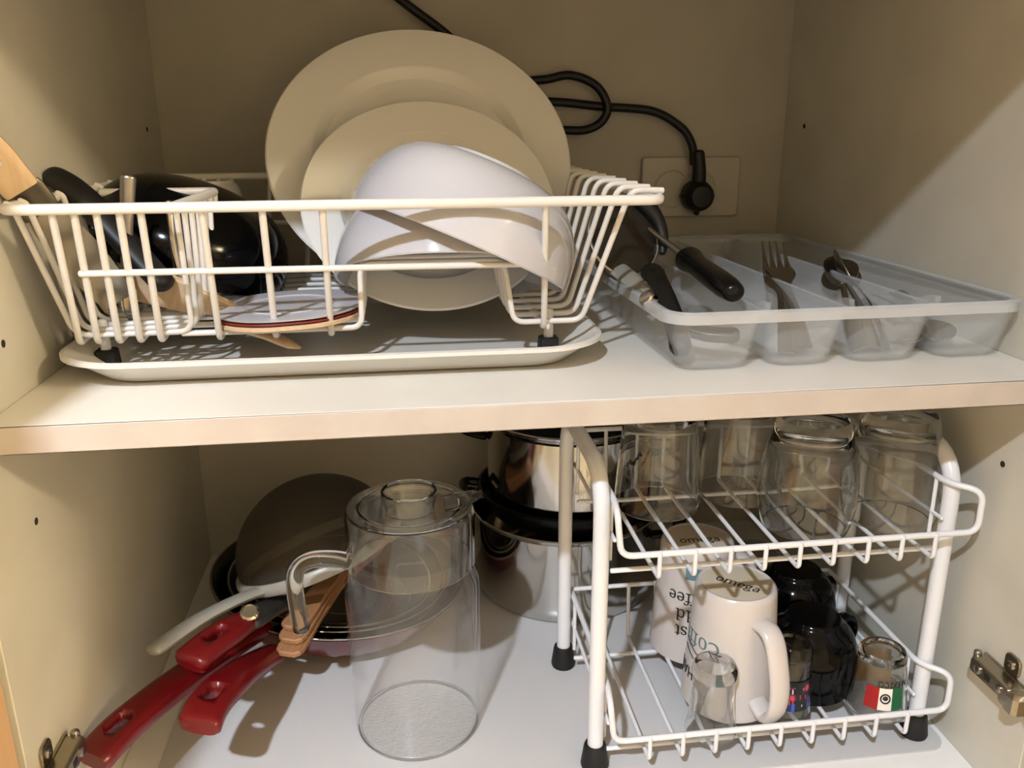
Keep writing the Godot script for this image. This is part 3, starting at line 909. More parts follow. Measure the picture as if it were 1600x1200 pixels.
	for k in 4:
		spoon(["tea spoon lowest in the fourth compartment", "tea spoon turned on its side in the fourth compartment", "tea spoon with its bowl forward in the fourth compartment", "tea spoon uppermost in the fourth compartment"][k], Vector3(0.67 + 0.013 * k, 0.0085 + 0.0055 * k, -0.222 + 0.008 * k), Basis(Vector3.UP, PI - 0.08 - 0.05 * k) * Basis(Vector3.RIGHT, -0.01 - 0.03 * k) * Basis(Vector3.BACK, [0.2, -0.5, 0.4, -0.2][k]), 0.128, 0.0135, "tea spoons in the fourth compartment")


# ======================================================================= lower compartment
func floor_mat() -> void:
	var hx := 0.345
	single("shelf_liner", rr_loft([[hx, 0.2, 0.018, 0.0], [hx, 0.2, 0.018, 0.0009], [hx - 0.0004, 0.1996, 0.018, 0.0012]], 25.0, false, 8), M.mat_film, "thin pale grey liner sheet lying on the cabinet's bottom board", "mat", at(0.722 - hx, FL + 0.0001, -0.045 - 0.2))


func pan_profile(rb: float, rt: float, h: float) -> Array:
	return [Vector2(0, 0), Vector2(rb - 0.004, 0), Vector2(rb, 0.002), Vector2(lerpf(rb, rt, 0.45), h * 0.35), Vector2(rt - 0.0015, h - 0.002), Vector2(rt, h), Vector2(rt - 0.002, h - 0.0015), Vector2(lerpf(rb, rt, 0.45) - 0.001, h * 0.35 + 0.0006), Vector2(rb - 0.001, 0.003), Vector2(0, 0.0012)]


func pan_inner(rb: float, rt: float, h: float) -> Array:
	return [Vector2(0, 0.0006), Vector2(rb - 0.005, 0.0006), Vector2(rb - 0.002, 0.003), Vector2(lerpf(rb, rt, 0.45) - 0.0012, h * 0.35 + 0.0006), Vector2(rt - 0.0018, h - 0.001), Vector2(rt - 0.0008, h + 0.0004), Vector2(rt - 0.0026, h + 0.0012), Vector2(lerpf(rb, rt, 0.42) - 0.003, h * 0.35 + 0.002), Vector2(rb - 0.004, 0.0055), Vector2(rb - 0.008, 0.0035), Vector2(0, 0.0035)]


func pan(label: String, p: Vector3, tilt: Basis, rb: float, rt: float, h: float, hpts: Array, hw: float, outside: Material) -> Node3D:
	var t := thing("frying_pan", label, "frying pan", p, tilt, "red handled pans in the left corner")
	part("body", lathe(pan_profile(rb, rt, h), 80, false, 30.0), outside, t)
	part("lining", lathe(pan_inner(rb, rt, h), 80, false, 30.0), M.nonstick, t, at(0, 0.0012, 0), "black non-stick lining")
	for q in [0.45, 0.68, 0.9]:
		var ring := []
		for k in 56: ring.append(Vector3(rb * q * cos(TAU * k / 56), 0.0049, rb * q * sin(TAU * k / 56)))
		part("ring", tube(ring, 0.0006, 6, true), M.ring_grey, t, Transform3D.IDENTITY, "thin grey ring")
	var rim := []
	for k in 72: rim.append(Vector3((rt - 0.0008) * cos(TAU * k / 72), h + 0.0016, (rt - 0.0008) * sin(TAU * k / 72)))
	part("rim", tube(rim, 0.0012, 8, true), M.steel_dull, t)
	# the handle: points in world space, given from the pan outwards
	var inv := t.transform.affine_inverse()
	var q: Array = []
	for v in hpts: q.append(inv * v)
	q = spline(q, 6)
	var side := ((q[q.size() - 1] - q[0]) as Vector3).cross(Vector3.UP).normalized()
	# cut-out for hanging: the handle forks round it
	var n := q.size()
	var rings := []
	var th := 0.0085
	for i in n:
		var f := float(i) / (n - 1)
		var hwid := hw * (0.62 + 0.38 * smoothstep(0.0, 0.6, f))
		var d: Vector3 = (q[mini(i + 1, n - 1)] - q[maxi(i - 1, 0)]).normalized()
		var up := side.cross(d).normalized()
		if up.y < 0: up = -up
		var e := 1.0 if i > 0 and i < n - 1 else 0.86
		var ring := PackedVector3Array()
		for k in 16:
			var a := TAU * k / 16
			var ca := signf(cos(a)) * pow(absf(cos(a)), 0.6)
			var sa := signf(sin(a)) * pow(absf(sin(a)), 0.75)
			ring.append(q[i] + side * (ca * hwid * e) + up * (sa * th * e))
		rings.append(ring)
	var csg := CSGCombiner3D.new()
	csg.name = "handle"
	t.add_child(csg, true)
	var grip := CSGMesh3D.new()
	grip.name = "grip"
	grip.mesh = loft(rings, 45.0)
	grip.material = M.red
	csg.add_child(grip)
	var hole := CSGMesh3D.new()
	hole.name = "hanging_hole"
	hole.operation = CSGShape3D.OPERATION_SUBTRACTION
	# about 26 mm before the end
	var at_ := n - 2
	while at_ > 2 and (q[at_] as Vector3).distance_to(q[n - 1]) < 0.027: at_ -= 1
	var c: Vector3 = q[at_]
	var dd: Vector3 = (q[at_ + 1] - q[at_ - 1]).normalized()
	var upv := side.cross(dd).normalized()
	if upv.y < 0: upv = -upv
	hole.mesh = rr_loft([[hw * 0.4, 0.0125, hw * 0.395, -0.02], [hw * 0.4, 0.0125, hw * 0.395, 0.02]], 25.0, false, 8)
	hole.material = M.red
	hole.transform = Transform3D(Basis(side, upv, side.cross(upv)), c)
	csg.add_child(hole)
	# steel bracket and rivet
	var r0: Vector3 = q[0]
	var r1: Vector3 = q[3]
	part("bracket", strip([[r0 - (r1 - r0).normalized() * 0.01, hw * 0.5, 0.0], [r0, hw * 0.55, 0.0], [r1, hw * 0.6, 0.0]], side, 0.004), M.steel_dull, t)
	return t


func pans() -> void:
	# three pans nested in each other, the stack a little higher on its left; every handle points to the front left
	var lean := Basis(Vector3.BACK, -0.1)
	pan("largest red pan underneath the stack, its bolted handle above the bare floor", Vector3(0.1725, FL + 0.0115, -0.338), lean, 0.1, 0.137, 0.045, [Vector3(0.124, FL + 0.046, -0.205), Vector3(0.116, FL + 0.062, -0.172), Vector3(0.102, FL + 0.082, -0.118), Vector3(0.0915, FL + 0.0895, -0.078), Vector3(0.0885, FL + 0.0885, -0.052)], 0.0175, M.red_enamel)
	pan("middle pan of the nested stack, its long red handle reaching to the left hinge", Vector3(0.1725, FL + 0.0115, -0.338) + lean.y * 0.0055, lean, 0.094, 0.119, 0.036, [Vector3(0.112, FL + 0.062, -0.226), Vector3(0.09, FL + 0.066, -0.196), Vector3(0.058, FL + 0.073, -0.14), Vector3(0.028, FL + 0.08, -0.075), Vector3(0.013, FL + 0.078, -0.038)], 0.016, M.nonstick)
	var t := pan("smallest pan on top of the nested stack, a silver rivet on its neck", Vector3(0.1755, FL + 0.0115, -0.335) + lean.y * 0.0105, lean, 0.084, 0.1, 0.026, [Vector3(0.109, FL + 0.1, -0.18), Vector3(0.099, FL + 0.104, -0.163), Vector3(0.083, FL + 0.1055, -0.137), Vector3(0.069, FL + 0.104, -0.114)], 0.0165, M.nonstick)
	var inv := t.transform.affine_inverse()
	part("neck", tube([inv * Vector3(0.137, FL + 0.076, -0.25), inv * Vector3(0.122, FL + 0.095, -0.208), inv * Vector3(0.107, FL + 0.1015, -0.176)], [0.011, 0.0135, 0.0145], 14, false, Vector2(1.0, 0.6)), mat(Color(0.16, 0.155, 0.15), 0.4), t)
	part("rivet", lathe([Vector2(0, 0), Vector2(0.0085, 0), Vector2(0.0085, 0.002), Vector2(0.0065, 0.0035), Vector2(0.0062, 0.0024), Vector2(0, 0.002)], 28), M.steel, t, Transform3D(inv.basis * aim(Vector3(0.1, 0.85, 0.5)), inv * Vector3(0.1105, FL + 0.1125, -0.171)), "bright steel rivet")
	sieve()
	# wooden spatulas, handle ends to the front
	for k in 3:
		var p := PackedVector2Array()
		var out := [Vector2(-0.012, 0.0), Vector2(-0.0135, 0.006), Vector2(-0.013, 0.02), Vector2(-0.0105, 0.05), Vector2(-0.0095, 0.1), Vector2(-0.014, 0.14), Vector2(-0.022, 0.17), Vector2(-0.022, 0.2), Vector2(0.022, 0.2), Vector2(0.022, 0.17), Vector2(0.014, 0.14), Vector2(0.0095, 0.1), Vector2(0.0105, 0.05), Vector2(0.013, 0.02), Vector2(0.0135, 0.006), Vector2(0.012, 0.0), Vector2(0.007, -0.004), Vector2(-0.007, -0.004)]
		for v in out: p.append(v)
		var b := Basis(Vector3.UP, -0.36 - 0.02 * k) * Basis(Vector3.RIGHT, -PI / 2 + 0.1)
		single("wooden_spatula", plate(p, 0.006, 0.0012), M.wood_mid, ["lowest of the three stacked wooden spatulas, handle end forward", "middle one of the three stacked wooden spatulas", "topmost of the three stacked wooden spatulas in the pan"][k], "spatula", Transform3D(b, Vector3(0.139 + 0.0015 * k, FL + 0.062 + 0.0075 * k, -0.181 - 0.0095 * k)), "wooden spatulas in the red pan")


func sieve() -> void:
	var ax := Vector3(-0.3, 0.9, -0.16).normalized()
	var c := Vector3(0.163, FL + 0.118, -0.275)
	var b := aim(ax)
	var t := thing("mesh_sieve", "fine mesh sieve upside down with a grey-white plastic rim and handle", "sieve", c, b)
	var r := 0.082
	var prof := []
	for k in 17:
		var f := k / 16.0 * PI / 2
		prof.append(Vector2(r * cos(f), 0.075 * sin(f)))
	prof.append(Vector2(0, 0.0744))
	for k in 16:
		var f := (15 - k) / 16.0 * PI / 2
		prof.append(Vector2((r - 0.0006) * cos(f), 0.0744 * sin(f)))
	part("mesh_bowl", lathe(prof, 64, true, 50.0), M.mesh_wire, t, Transform3D.IDENTITY, "dark fine wire mesh")
	var ring := []
	for k in 64: ring.append(Vector3((r + 0.001) * cos(TAU * k / 64), -0.002, (r + 0.001) * sin(TAU * k / 64)))
	part("rim", tube(ring, 0.0052, 10, true, Vector2(0.7, 1.2)), M.sieve_plastic, t)
	var inv := t.transform.affine_inverse()
	var h := spline([inv * Vector3(0.134, FL + 0.106, -0.218), inv * Vector3(0.112, FL + 0.1125, -0.206), inv * Vector3(0.075, FL + 0.117, -0.165), inv * Vector3(0.0425, FL + 0.115, -0.122)], 5)
	part("handle", tube(h, [0.0095, 0.0095, 0.0095, 0.0095, 0.0095, 0.0095, 0.0095, 0.0095, 0.0095, 0.0097, 0.01, 0.0103, 0.0106, 0.0108, 0.0108, 0.0105], 12, false, Vector2(1.0, 0.5)), M.sieve_plastic, t)


func jug() -> void:
	var t := thing("glass_jug", "clear glass water jug with an open handle and a clear lid", "jug", Vector3(0.2565, FL + 0.0014, -0.147))
	var top := 0.178
	# body, a closed shell: outside up, inside down
	var out := [Vector2(0.0525, 0.0008), Vector2(0.0555, 0.0025), Vector2(0.057, 0.008), Vector2(0.0582, 0.05), Vector2(0.0592, 0.1), Vector2(0.0595, 0.135), Vector2(0.0582, 0.15), Vector2(0.0545, 0.16), Vector2(0.053, top), Vector2(0.0518, top + 0.001), Vector2(0.0505, top), Vector2(0.0522, 0.16), Vector2(0.0557, 0.149), Vector2(0.057, 0.135), Vector2(0.0567, 0.1), Vector2(0.0557, 0.05), Vector2(0.0547, 0.01), Vector2(0.0528, 0.0055)]
	part("body", lathe(out, 96, true, 40.0), M.clear, t)
	part("base", lathe([Vector2(0, 0.0012), Vector2(0.05, 0.0006), Vector2(0.052, 0.0022), Vector2(0.05, 0.0038), Vector2(0, 0.0034)], 96, false, 40.0), M.stippled, t, Transform3D.IDENTITY, "stippled glass base")
	part("base_ring", lathe([Vector2(0.0532, 0.0008), Vector2(0.0546, 0.0006), Vector2(0.0556, 0.0022), Vector2(0.0552, 0.004), Vector2(0.054, 0.0046), Vector2(0.053, 0.003)], 96, true, 60.0), M.glass, t)
	# handle
	part("handle", tube(spline([Vector3(-0.053, 0.171, 0.004), Vector3(-0.068, 0.174, 0.003), Vector3(-0.086, 0.1735, 0.002), Vector3(-0.0975, 0.166, 0.001), Vector3(-0.101, 0.15, 0.001), Vector3(-0.1005, 0.13, 0.001), Vector3(-0.0985, 0.107, 0.001)], 6), 0.0075, 14), M.glass, t)
	# lid: skirt round the neck with a notch, flat top, raised ring and spout
	var lid := part("lid", lathe([Vector2(0.0548, top - 0.013), Vector2(0.0556, top - 0.011), Vector2(0.0556, top + 0.034), Vector2(0.0535, top + 0.041), Vector2(0.048, top + 0.043), Vector2(0.043, top + 0.042), Vector2(0.041, top + 0.037), Vector2(0.0, top + 0.036), Vector2(0.0, top + 0.0335), Vector2(0.042, top + 0.0345), Vector2(0.045, top + 0.0395), Vector2(0.0525, top + 0.0385), Vector2(0.054, top + 0.033), Vector2(0.054, top - 0.012)], 96, true, 35.0), M.glass, t)
	part("knob", lathe([Vector2(0.0205, top + 0.036), Vector2(0.0212, top + 0.039), Vector2(0.0236, top + 0.048), Vector2(0.0238, top + 0.0545), Vector2(0.0225, top + 0.0555), Vector2(0.0214, top + 0.054), Vector2(0.0213, top + 0.048), Vector2(0.0192, top + 0.04), Vector2(0.0188, top + 0.0368)], 56, true, 35.0), M.glass, lid)
	part("spout", strip([[Vector3(0.03, top + 0.0405, 0.002), 0.016, 0.001], [Vector3(0.045, top + 0.044, 0.002), 0.015, 0.004], [Vector3(0.056, top + 0.047, 0.001), 0.009, 0.004], [Vector3(0.0625, top + 0.0495, 0.001), 0.0025, 0.001]], Vector3(0, 0, 1), 0.0016, 10), M.glass, lid)
	# moulded tongue of the lid at the front
	part("tongue", tube(fillet([Vector3(-0.021, top - 0.012, 0.0515), Vector3(-0.0135, top - 0.014, 0.0543), Vector3(-0.0125, top + 0.015, 0.0546), Vector3(0.0125, top + 0.015, 0.0546), Vector3(0.014, top - 0.014, 0.0543), Vector3(0.0215, top - 0.012, 0.0515)], 0.004), 0.0009, 8), M.clear, lid)


func pot_soup(r: float, h: float) -> Array:
	return [Vector2(0, 0), Vector2(r - 0.012, 0), Vector2(r - 0.005, 0.002), Vector2(r - 0.001, 0.008), Vector2(r, 0.02), Vector2(r, h - 0.006), Vector2(r + 0.003, h - 0.002), Vector2(r + 0.0035, h), Vector2(r + 0.002, h + 0.001), Vector2(r - 0.0014, h - 0.004), Vector2(r - 0.0016, 0.02), Vector2(r - 0.006, 0.005), Vector2(0, 0.0035)]


func pots() -> void:
	var c := Vector3(0.4395, FL + 0.0014, -0.385)
	var a := thing("steel_pot", "wide stainless steel pot standing on the cabinet floor behind the rack", "pot", c, Basis.IDENTITY, "stacked cooking pots")
	part("body", lathe(pot_soup(0.1085, 0.103), 96, false, 30.0), M.steel, a)
	side_handles(a, 0.1085, 0.085, 2.75)
	# shallow black pan that lies in the pot's mouth
	var b := thing("black_pan", "shallow black pan wedged between the two steel pots", "pan", c + Vector3(0.004, 0.1045, 0.002))
	part("body", lathe([Vector2(0, 0.0), Vector2(0.098, 0.0), Vector2(0.101, 0.004), Vector2(0.106, 0.02), Vector2(0.1075, 0.0225), Vector2(0.104, 0.0235), Vector2(0.099, 0.008), Vector2(0, 0.007)], 80, false, 30.0), M.black_plastic, b)
	part("side_handle", tube(fillet([Vector3(-0.1, 0.018, -0.02), Vector3(-0.124, 0.022, -0.022), Vector3(-0.124, 0.022, 0.022), Vector3(-0.1, 0.018, 0.02)], 0.012), 0.005, 10), M.black_plastic, b)
	var d := thing("steel_pot", "smaller stainless steel pot with a black lid, stacked right under the shelf", "pot", c + Vector3(0.004, 0.1125, 0.002), Basis.IDENTITY, "stacked cooking pots")
	part("body", lathe(pot_soup(0.0955, 0.1), 96, false, 30.0), M.steel, d)
	side_handles(d, 0.0955, 0.075, 2.8)
	part("lid", lathe([Vector2(0.0975, 0.101), Vector2(0.0985, 0.1035), Vector2(0.095, 0.106), Vector2(0.06, 0.118), Vector2(0.02, 0.123), Vector2(0, 0.123), Vector2(0, 0.12), Vector2(0.06, 0.115), Vector2(0.094, 0.1025)], 80, true, 35.0), M.black_plastic, d, Transform3D.IDENTITY, "black lid")
	part("lid_rim", lathe([Vector2(0.0965, 0.1012), Vector2(0.0995, 0.1012), Vector2(0.1, 0.103), Vector2(0.0985, 0.1045), Vector2(0.0965, 0.104)], 80, true, 35.0), M.steel, d)
	part("lid_knob", lathe([Vector2(0, 0.122), Vector2(0.008, 0.122), Vector2(0.009, 0.13), Vector2(0.02, 0.136), Vector2(0.021, 0.142), Vector2(0.016, 0.146), Vector2(0, 0.147)], 40), M.black_plastic, d)


func side_handles(t: Node3D, r: float, y: float, turn: float) -> void:
	for s in 2:
		var h := part("side_handle", tube(fillet([Vector3(r - 0.002, y, -0.03), Vector3(r + 0.026, y + 0.004, -0.028), Vector3(r + 0.026, y + 0.004, 0.028), Vector3(r - 0.002, y, 0.03)], 0.016), 0.0062, 12, false, Vector2(1.2, 0.7)), M.black_plastic, t, Transform3D(Basis(Vector3.UP, turn + s * PI), Vector3.ZERO))
		h.set_meta("label", "black side handle")


func tier_rack() -> void:
	var t := thing("tier_rack", "white two-tier wire rack with tubular arched legs and black rubber feet", "rack", Vector3(0.5535, FL, -0.14))
	var o := t.position
	var zf := -0.068
	var zb := -0.212
	var xl := 0.4055
	var xr := 0.7005
	for x in [xl, xr]:
		var pts := fillet([Vector3(x, FL + 0.012, zf), Vector3(x, -0.083, zf), Vector3(x, -0.083, zb), Vector3(x, FL + 0.012, zb)], 0.042, 8)
		for k in pts.size(): pts[k] -= o
		part("arch_leg", tube(pts, 0.0068, 16), M.coat2, t)
		for z in [zf, zb]:
			part("foot_cap", lathe([Vector2(0, 0), Vector2(0.0115, 0), Vector2(0.0122, 0.0025), Vector2(0.0098, 0.02), Vector2(0.0088, 0.0225), Vector2(0, 0.0225)], 28), M.rubber, t, at(x - o.x, 0.0013, z - o.z), "black rubber foot")
	for k in 2:
		var yf := -0.1635 if k == 0 else -0.3345      # floor wires
		var bk := Node3D.new()
		bk.name = "basket"
		t.add_child(bk, true)
		bk.position = Vector3(0, yf - o.y, 0)
		var org := Vector3(o.x, yf, o.z)
		var put := func(called: String, pts: Array, r: float, closed := false) -> void:
			var q := []
			for p in pts: q.append(p - org)
			part(called, tube(q, r, 10, closed), M.coat2, bk)
		var x0 := xl + 0.0095
		var x1 := xr - 0.0095
		var z0 := -0.046      # front
		var z1 := -0.225      # back
		# rim: along the left side, down at the corner, across the front and back along the right side
		put.call("rim", fillet([Vector3(x0, yf + 0.058, z1), Vector3(x0, yf + 0.058, zf), Vector3(x0 - 0.003, yf + 0.057, z0), Vector3(x0 + 0.001, yf + 0.0205, z0), Vector3(x1 + 0.021, yf + 0.0205, z0), Vector3(x1 + 0.021, yf + 0.056, z0), Vector3(x1, yf + 0.058, zf + 0.004), Vector3(x1, yf + 0.058, z1)], 0.01), 0.0026)
		put.call("back_rim", [Vector3(x0, yf + 0.058, z1), Vector3(x1, yf + 0.058, z1)], 0.0023)
		# lower side wires and uprights against the legs
		for x in [x0, x1]:
			put.call("side_wire", [Vector3(x, yf + 0.026, z1 + 0.004), Vector3(x, yf + 0.026, zf + 0.006)], 0.0017)
			put.call("upright", [Vector3(x, yf + 0.059, zf - 0.008), Vector3(x, yf + 0.002, zf - 0.008)], 0.0018)
			put.call("upright", [Vector3(x, yf + 0.059, zb + 0.008), Vector3(x, yf + 0.002, zb + 0.008)], 0.0018)
		# support wires across
		put.call("cross_wire", [Vector3(x0 - 0.001, yf - 0.0028, -0.066), Vector3(x1 + 0.001, yf - 0.0028, -0.066)], 0.0021)
		put.call("cross_wire", [Vector3(x0 - 0.001, yf - 0.0028, -0.196), Vector3(x1 + 0.001, yf - 0.0028, -0.196)], 0.0021)
		# floor wires: down the back, along the floor, hooked up to the front rim
		for n in 9:
			var x := 0.4465 + 0.02865 * n
			put.call("floor_wire", fillet([Vector3(x, yf + 0.058, z1), Vector3(x, yf + 0.001, z1 + 0.004), Vector3(x, yf, z0 + 0.001), Vector3(x, yf + 0.0215, z0 + 0.0015)], 0.0045), 0.0019)


func tumbler(out: Array, inner: Array) -> ArrayMesh:
	var p := out.duplicate()
	inner.reverse()
	p.append_array(inner)
	return lathe(p, 72, false, 40.0)


func glasses() -> void:
	# bottoms up: the mouth stands on the wires. Profiles run from the mouth (y = 0) to the foot.
	var y := -0.1614
	# barrel shaped tumbler
	var H := 0.098
	var prof := []
	var n := 14
	for k in n + 1:
		var f := float(k) / n
		prof.append(Vector2(lerpf(0.0365, 0.031, f) + 0.0075 * sin(PI * pow(f, 0.85)), (H - 0.006) * f))
	var out := [Vector2(0.0352, 0.0)]
	out.append_array(prof)
	out.append_array([Vector2(0.0305, H - 0.003), Vector2(0.0285, H), Vector2(0.02, H - 0.0005), Vector2(0, H - 0.002)])
	var sh := PackedVector2Array()
	var loop := []
	for v in out: loop.append(v)
	# inside, from the base down to the mouth
	loop.append_array([Vector2(0, H - 0.014), Vector2(0.02, H - 0.0145), Vector2(0.027, H - 0.018)])
	for k in range(n - 3, -1, -1):
		loop.append(Vector2(prof[k].x - 0.0022, prof[k].y))
	var barrel := lathe_shell(loop)
	single("tumbler", barrel, M.glass, "barrel-shaped clear glass upside down, third from the left on the top tier", "glass", at(0.5985, y, -0.115), "glasses on the top tier")
	single("tumbler", barrel, M.glass, "barrel-shaped clear glass upside down beside the right leg on the top tier", "glass", at(0.679, y, -0.1165), "glasses on the top tier")
	# straight glasses that widen towards the mouth
	H = 0.092
	loop = [Vector2(0.0385, 0.0), Vector2(0.0395, 0.001), Vector2(0.0372, H * 0.4), Vector2(0.034, H * 0.8), Vector2(0.0315, H - 0.003), Vector2(0.03, H), Vector2(0, H - 0.001), Vector2(0, H - 0.009), Vector2(0.028, H - 0.01), Vector2(0.0318, H * 0.8), Vector2(0.0352, H * 0.4), Vector2(0.0378, 0.001)]
	var straight := lathe_shell(loop)
	for k in 2:
		var g := thing("straight_glass", ["clear straight glass with a small dark mark, upside down beside the left legs", "clear straight glass upside down at the back between two other glasses"][k], "glass", [Vector3(0.483, y, -0.1725), Vector3(0.5665, y, -0.188)][k], Basis(Vector3.UP, [0.35, 0.3][k]), "glasses on the top tier")
		part("tumbler_body", straight, M.glass, g)
		if k == 0:
			# a small worn dark mark on the glass's left side
			var sq := []
			for i in 25:
				var f := i / 24.0
				var an := -1.5 + 0.4 * f
				var hy := 0.045 + 0.014 * f + 0.0025 * sin(f * 9.0) + 0.0015 * sin(f * 31.0)
				var rr := lerpf(0.0372, 0.034, (hy / 0.092 - 0.4) / 0.4) + 0.0003
				sq.append(Vector3(sin(an) * rr, hy, cos(an) * rr))
			part("printed_mark", tube(sq, 0.0011, 6), M.ink, g, Transform3D.IDENTITY, "small dark printed mark")


func lathe_shell(loop: Array) -> ArrayMesh:
	return finish(lathe_soup(loop, 72, true), 40.0)


# lettering bent round a cylinder of radius r; upside down, its middle at angle a0 from the front (+z), positive to the right
func wrap_text(text: String, r: float, size: float, a0: float, font_name := "Droid Serif", taper := 0.0, flip := true) -> ArrayMesh:
	var tm := TextMesh.new()
	var f := SystemFont.new()
	f.font_names = PackedStringArray([font_name])
	tm.font = f
	tm.text = text
	tm.font_size = 48
	tm.pixel_size = size / 48.0
	tm.depth = 0.0004
	tm.curve_step = 2.0
	var a := tm.surface_get_arrays(0) if tm.get_surface_count() else []
	var t := PackedVector3Array()
	for s in tm.get_surface_count():
		a = tm.surface_get_arrays(s)
		var v: PackedVector3Array = a[Mesh.ARRAY_VERTEX]
		var idx = a[Mesh.ARRAY_INDEX]
		if idx == null or idx.size() == 0:
			idx = range(v.size())
		for i in idx:
			var p := v[i]
			if flip: p = Vector3(-p.x, -p.y, p.z)
			var rr := r + p.y * taper
			var ang := a0 + p.x / r
			t.append(Vector3(sin(ang) * (rr + p.z + 0.0003), p.y, cos(ang) * (rr + p.z + 0.0003)))
	return finish(t, 30.0, false)


# a patch of a cylinder wall between two angles and heights
func wrap_patch(r: float, a0: float, a1: float, y0: float, y1: float, th := 0.0003, taper := 0.0) -> ArrayMesh:
	var rings := []
	for k in 13:
		var a := lerpf(a0, a1, k / 12.0)
		var d := Vector3(sin(a), 0, cos(a))
		var ra := r + y0 * taper
		var rb := r + y1 * taper
		rings.append(PackedVector3Array([d * ra + Vector3(0, y0, 0), d * rb + Vector3(0, y1, 0), d * (rb + th) + Vector3(0, y1, 0), d * (ra + th) + Vector3(0, y0, 0)]))
	return loft(rings, 25.0)


func mug_body(H: float, rm: float, rf: float) -> ArrayMesh:
	# bottoms up: mouth at y = 0, foot at y = H
	return lathe_shell([Vector2(rm - 0.0005, 0.0), Vector2(rm, 0.0015), Vector2(lerpf(rm, rf, 0.5), H * 0.5), Vector2(rf, H - 0.006), Vector2(rf - 0.001, H - 0.002), Vector2(rf - 0.003, H), Vector2(rf - 0.0045, H - 0.0002), Vector2(rf - 0.006, H - 0.0013), Vector2(0, H - 0.0014), Vector2(0, H - 0.008), Vector2(rf - 0.006, H - 0.009), Vector2(lerpf(rm, rf, 0.5) - 0.004, H * 0.5), Vector2(rm - 0.0038, 0.0015), Vector2(rm - 0.003, 0.0)])


